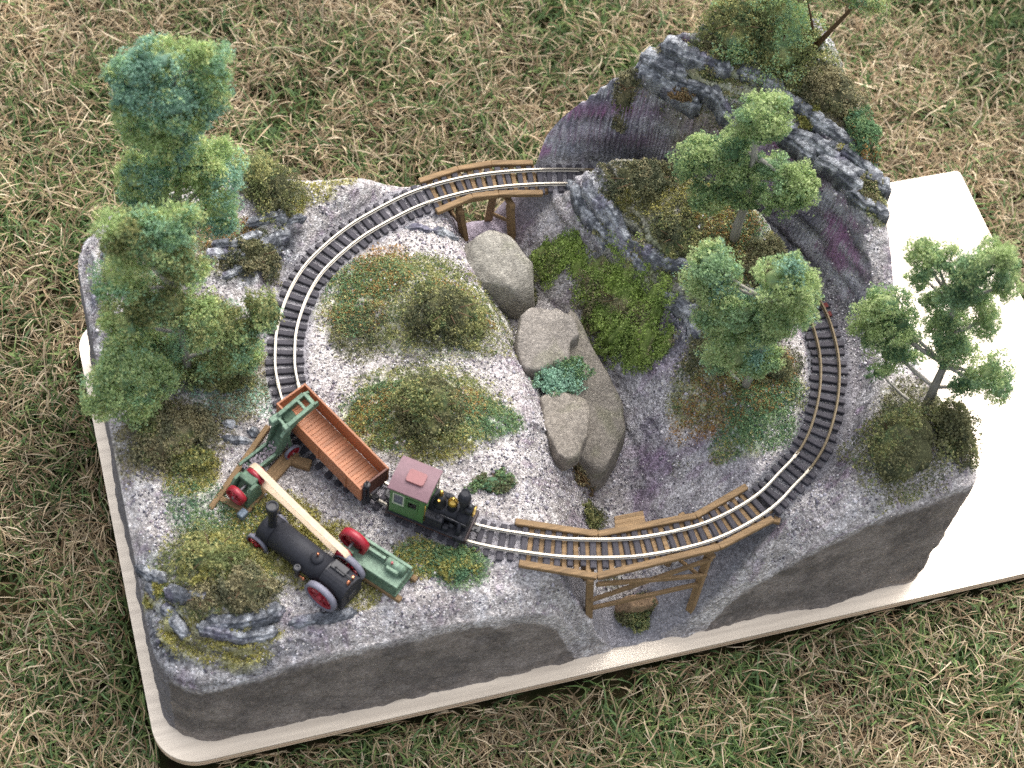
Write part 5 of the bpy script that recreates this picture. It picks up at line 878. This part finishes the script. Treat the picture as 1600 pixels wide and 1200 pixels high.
SHRUBS = [
(('shrub', 'olive bush on the right end of the upper mound inside the loop', 'shrub', 172.6, 156.8, 19.4, 16.2, 9, 'olive'), {'second': 'dark', 'amt': 0.22}),
(('shrub', 'round dark olive bush crowning the lower mound inside the loop', 'shrub', 149.4, 105.9, 17.4, 17.7, 11, 'dark'), {'second': 'olive', 'amt': 0.3}),
(('shrub', 'dense olive bush on the back rim between the tall tree and the rear bridge', 'shrub', 104.3, 237.5, 14.8, 16.9, 14, 'olive'), {'second': 'dark', 'amt': 0.25}),
(('shrub', 'low khaki twiggy bush in front of the round left tree', 'shrub', 32.6, 117.3, 21.3, 13.1, 9, 'khaki'), {'second': 'olive', 'amt': 0.15}),
(('moss_cushion', 'yellow green moss cushion below the khaki bush', 'moss', 39.7, 106.3, 11.6, 6.9, 6, 'yellow'), {'second': 'olive', 'amt': 0.1}),
(('shrub', 'olive heather mound near the front left corner', 'shrub', 38.7, 53.4, 16.1, 13.8, 6, 'olive'), {'second': 'yellow', 'amt': 0.2}),
(('shrub', 'grey green bush at the front of the heather mound', 'shrub', 49.2, 36.6, 14.2, 10.8, 8, 'khaki'), {'second': 'dark', 'amt': 0.2}),
(('grass_tuft', 'dark green tuft beside the locomotive chimney', 'tuft', 172.2, 67.6, 10.3, 6.9, 4, 'green'), {'second': 'dark', 'amt': 0.35}),
(('grass_tuft', 'dry yellowish tuft at the lower end of the long creek boulder', 'tuft', 228.3, 86.7, 6.5, 7.7, 7, 'khaki'), {'second': 'brown', 'amt': 0.2}),
(('grass_tuft', 'dark green tuft between the two upper creek boulders', 'tuft', 220.6, 188.4, 11.0, 6.2, 7, 'dark'), {'second': 'khaki', 'amt': 0.15}),
(('moss_cushion', 'blue green moss cushion between the mid creek boulders', 'moss', 224.8, 126.7, 13.5, 11.5, 4.5, 'teal'), {'second': 'green', 'amt': 0.3, 'zabs': 68, 'stems': False}),
(('grass_tuft', 'small olive tuft by the plank refuge of the front bridge', 'tuft', 228.3, 68.3, 5.2, 6.2, 6, 'olive'), {'second': 'dark', 'amt': 0.2}),
(('grass_tuft', 'dark tuft at the creek mouth under the front bridge', 'tuft', 238.3, 21.2, 8.4, 8.5, 9, 'dark'), {'second': 'olive', 'amt': 0.2}),
(('shrub', 'large dark olive bush on the front right hill', 'shrub', 355.3, 32.7, 19.4, 22.3, 22, 'dark'), {'second': 'olive', 'amt': 0.3}),
(('shrub', 'smaller dark olive bush beside the leaning tree foot', 'shrub', 382.8, 32.8, 10.3, 20.0, 18, 'dark'), {'second': 'olive', 'amt': 0.3}),
(('shrub', 'dark heather bush along the crest of the island hill', 'shrub', 279.1, 196.3, 21.3, 11.5, 7, 'dark'), {'second': 'khaki', 'amt': 0.25}),
(('shrub', 'dark olive bush on the rocky face of the island hill', 'shrub', 286.2, 162.6, 9.0, 12.3, 6, 'dark'), {'second': 'olive', 'amt': 0.15}),
(('moss_cushion', 'yellow moss cushion in the dark heather of the island hill', 'moss', 270.6, 192.3, 6.5, 5.4, 4, 'yellow'), {'second': 'olive', 'amt': 0.1}),
(('shrub', 'grey olive bush at the foot of the pale trunked tree', 'shrub', 329.3, 141.1, 11.6, 13.1, 10, 'dark'), {'second': 'khaki', 'amt': 0.3}),
(('shrub', 'dark wiry bush below the bushy tree beside the right curve', 'shrub', 319.0, 96.3, 11.0, 9.2, 8, 'dark'), {'second': 'olive', 'amt': 0.2}),
(('shrub', 'dark wiry bush on the slope left of the bushy tree', 'shrub', 291.5, 111.5, 8.4, 7.7, 6, 'dark'), {'second': 'khaki', 'amt': 0.2}),
(('shrub', 'teal tinged olive bush on the mountain top near its left shoulder', 'shrub', 334.4, 240.2, 16.8, 13.1, 12, 'olive'), {'second': 'tree', 'amt': 0.1}),
(('shrub', 'big yellowish olive bush crowning the mountain top', 'shrub', 358.2, 234.5, 20.0, 16.9, 16, 'olive'), {'second': 'tree', 'amt': 0.3}),
(('shrub', 'grey green wiry bush on the right edge of the mountain', 'shrub', 377.2, 208.5, 14.8, 14.6, 11, 'khaki'), {'second': 'dark', 'amt': 0.3}),
(('shrub', 'orange and green bush on the right rim of the mountain', 'shrub', 387.0, 184.7, 9.0, 13.1, 9, 'green'), {'second': 'rust', 'amt': 0.25}),
(('grass_tuft', 'brown dead tuft hanging over the purple cliff', 'tuft', 309.4, 229.7, 6.5, 4.6, 4, 'brown'), {'second': 'khaki', 'amt': 0.15, 'zabs': 142}),
(('shrub', 'grey green bush at the foot of the left rock stack', 'shrub', 283.8, 241.9, 6.5, 5.4, 4, 'khaki'), {'second': 'dark', 'amt': 0.2}),
(('moss_cushion', 'yellow moss cushion on the ledge above the cliff', 'moss', 364.5, 200.7, 5.8, 6.2, 5, 'yellow'), {'second': 'green', 'amt': 0.15}),
(('moss_cushion', 'olive moss on the rock ledge at the mountain end', 'moss', 381.0, 158.8, 7.7, 9.2, 5, 'khaki'), {'second': 'olive', 'amt': 0.2}),
(('shrub', 'olive brown bush behind the left rock stack', 'shrub', 325.2, 235.3, 8.4, 6.9, 6, 'khaki'), {'second': 'olive', 'amt': 0.2}),
(('shrub', 'large bright green moss bush hanging over the creek slope', 'shrub', 264.7, 162.3, 14.2, 15.4, 17, 'bright'), {'second': 'khaki', 'amt': 0.06, 'size': 1.1, 'ragged': 0.42, 'lobes': [(257.5, 177.7, 8.7, 9), (268.1, 167.6, 9.3, 12), (274.9, 148.2, 9.3, 9), (271.1, 140.2, 10.7, 14), (262.0, 148.4, 10.7, 14), (255.4, 165.8, 8.0, 6), (277.9, 129.5, 5.3, 6), (263.8, 177.6, 7.3, 5), (268.6, 134.0, 7.3, 5)]}),
(('shrub', 'bright green moss spray reaching left toward the pale boulder', 'shrub', 244.3, 198.6, 12.3, 8.5, 7, 'bright'), {'second': 'olive', 'amt': 0.05, 'size': 1.0, 'ragged': 0.42, 'stems': False, 'lobes': [(237.5, 205.0, 5.3, 4), (250.9, 196.8, 6.0, 4), (252.1, 188.5, 6.0, 4)]}),
(('shrub', 'olive brown bush behind the left rim near the tall tree', 'shrub', 43.0, 230.5, 14.8, 11.5, 9, 'khaki'), {'second': 'olive', 'amt': 0.2}),
(('shrub', 'dark wiry bush clinging to the left rock outcrop', 'shrub', 89.5, 205.1, 12.9, 9.2, 7, 'dark'), {'second': 'khaki', 'amt': 0.3}),
(('shrub', 'dark olive bush at the foot of the broad left tree', 'shrub', 62.2, 145.6, 14.2, 11.5, 10, 'olive'), {'second': 'dark', 'amt': 0.3}),
(('shrub', 'olive bush under the broad left tree crown', 'shrub', 59.0, 166.9, 16.1, 15.4, 12, 'olive'), {'second': 'khaki', 'amt': 0.25}),
(('moss_cushion', 'yellow green moss on the front left rock ledge', 'moss', 11.4, 49.2, 4.8, 4.2, 3, 'yellow'), {'second': 'olive', 'amt': 0.1}),
(('moss_cushion', 'grey green moss in the front left rock cleft', 'moss', 31.0, 36.7, 8.4, 6.9, 4, 'khaki'), {'second': 'olive', 'amt': 0.1}),
(('moss_cushion', 'bright green moss patch beside the stationary engine', 'moss', 144.2, 31.1, 11.0, 9.2, 4, 'green'), {'second': 'yellow', 'amt': 0.2, 'stems': False})]
for sh in SHRUBS: shrub(*sh[0], **sh[1])

# ------------------------------------------------------------------ scatter: moss and ground cover, loose grit
r = np.random.default_rng(99)
CP_, CC_ = [], []
for (px, py, rx, ry, ro, pal, den) in PATCH:
    N = int(rx*ry*20*den); u_ = r.uniform(-1.25, 1.25, (N, 2)); a = math.radians(ro)
    q = np.c_[px+u_[:, 0]*rx*math.cos(a)-u_[:, 1]*ry*math.sin(a), py+u_[:, 0]*rx*math.sin(a)+u_[:, 1]*ry*math.cos(a)]
    q3 = np.c_[q, np.zeros(N)]; k = blob(q, px, py, rx, ry, ro, .3)*np.clip(.85+1.1*fbm(q3, 5, 3, 72)+.5*fbm(q3, 2.6, 2, 75), 0, 1) > r.random(N)*.6
    k &= np.abs(near_track(q)[1]) > 9.6; k &= foot_sd(q)[0] < -1
    q = q[k]
    if not len(q): continue
    z = np.array([ground(*p) for p in q]); P = np.c_[q, z+r.uniform(.0, 1.3, len(q))+3.2*np.clip(fbm(np.c_[q, z], 6, 2, 77), 0, 1)]
    CP_.append(P); CC_.append(pal_cols(P, pal, r, 7, int(px), .26))
P = np.concatenate(CP_); V, F, C_ = crumbs(P, 1.05, np.concatenate(CC_), r); me = np_mesh('ground_cover', V, F, C_); me.materials.append(M_FOAM)
o = obj('ground_cover', me, None, kind='stuff'); o['label'] = 'green, yellow and rust foam scatter and moss over the grey scenery'
N = 50000; q = np.c_[r.uniform(8, 390, N), r.uniform(10, 246, N)]; idx_, d_ = near_track(q)
g_, _ = gully(q); onb = (g_ < 82) & (np.abs(d_) < 11)
dn = np.clip(.6+1.2*fbm(np.c_[q, np.zeros(N)], 22, 3, 88), .1, 1); k = (r.random(N) < dn) & ~onb & (foot_sd(q)[0] < -2.5); q = q[k]; d_ = d_[k]
z = np.array([ground(*p) for p in q]); s = np.where(np.abs(d_) < 10, .5, .62)*r.uniform(.5, 1.35, len(q))
big = (r.random(len(q)) < .03) & (np.abs(d_) > 12); s = np.where(big, s*1.9, s); ontie = np.abs(d_) < 5.6; s = np.where(ontie, s*.8, s)
bs = np.array([(1, 0, 0), (-1, 0, 0), (0, 1, 0), (0, -1, 0), (0, 0, 1), (0, 0, -1)], float)
V = np.c_[q, z+s*.25][:, None, :]+bs[None]*s[:, None, None]*r.uniform(.6, 1.15, (len(q), 6, 1)); FF = np.array([(0, 2, 4), (2, 1, 4), (1, 3, 4), (3, 0, 4), (2, 0, 5), (1, 2, 5), (3, 1, 5), (0, 3, 5)])
F = ((np.arange(len(q))*6)[:, None, None]+FF[None]).reshape(-1, 3)
gc = lin([(214, 210, 212), (170, 166, 172), (122, 118, 126), (84, 82, 90), (192, 188, 184), (150, 138, 146)]); cs = gc[np.where(big, r.integers(0, 3, len(q)), r.integers(0, 6, len(q)))]; cs = np.where((np.abs(d_) < 11)[:, None], cs*.62, cs)
me = np_mesh('grit', V.reshape(-1, 3), F, np.repeat(cs, 6, 0)); me.materials.append(attr_mat('grit_stone', .9, spec=.15)); o = obj('grit', me, None, kind='stuff'); o['label'] = 'fine pale grit and ballast grains strewn over the scenery'
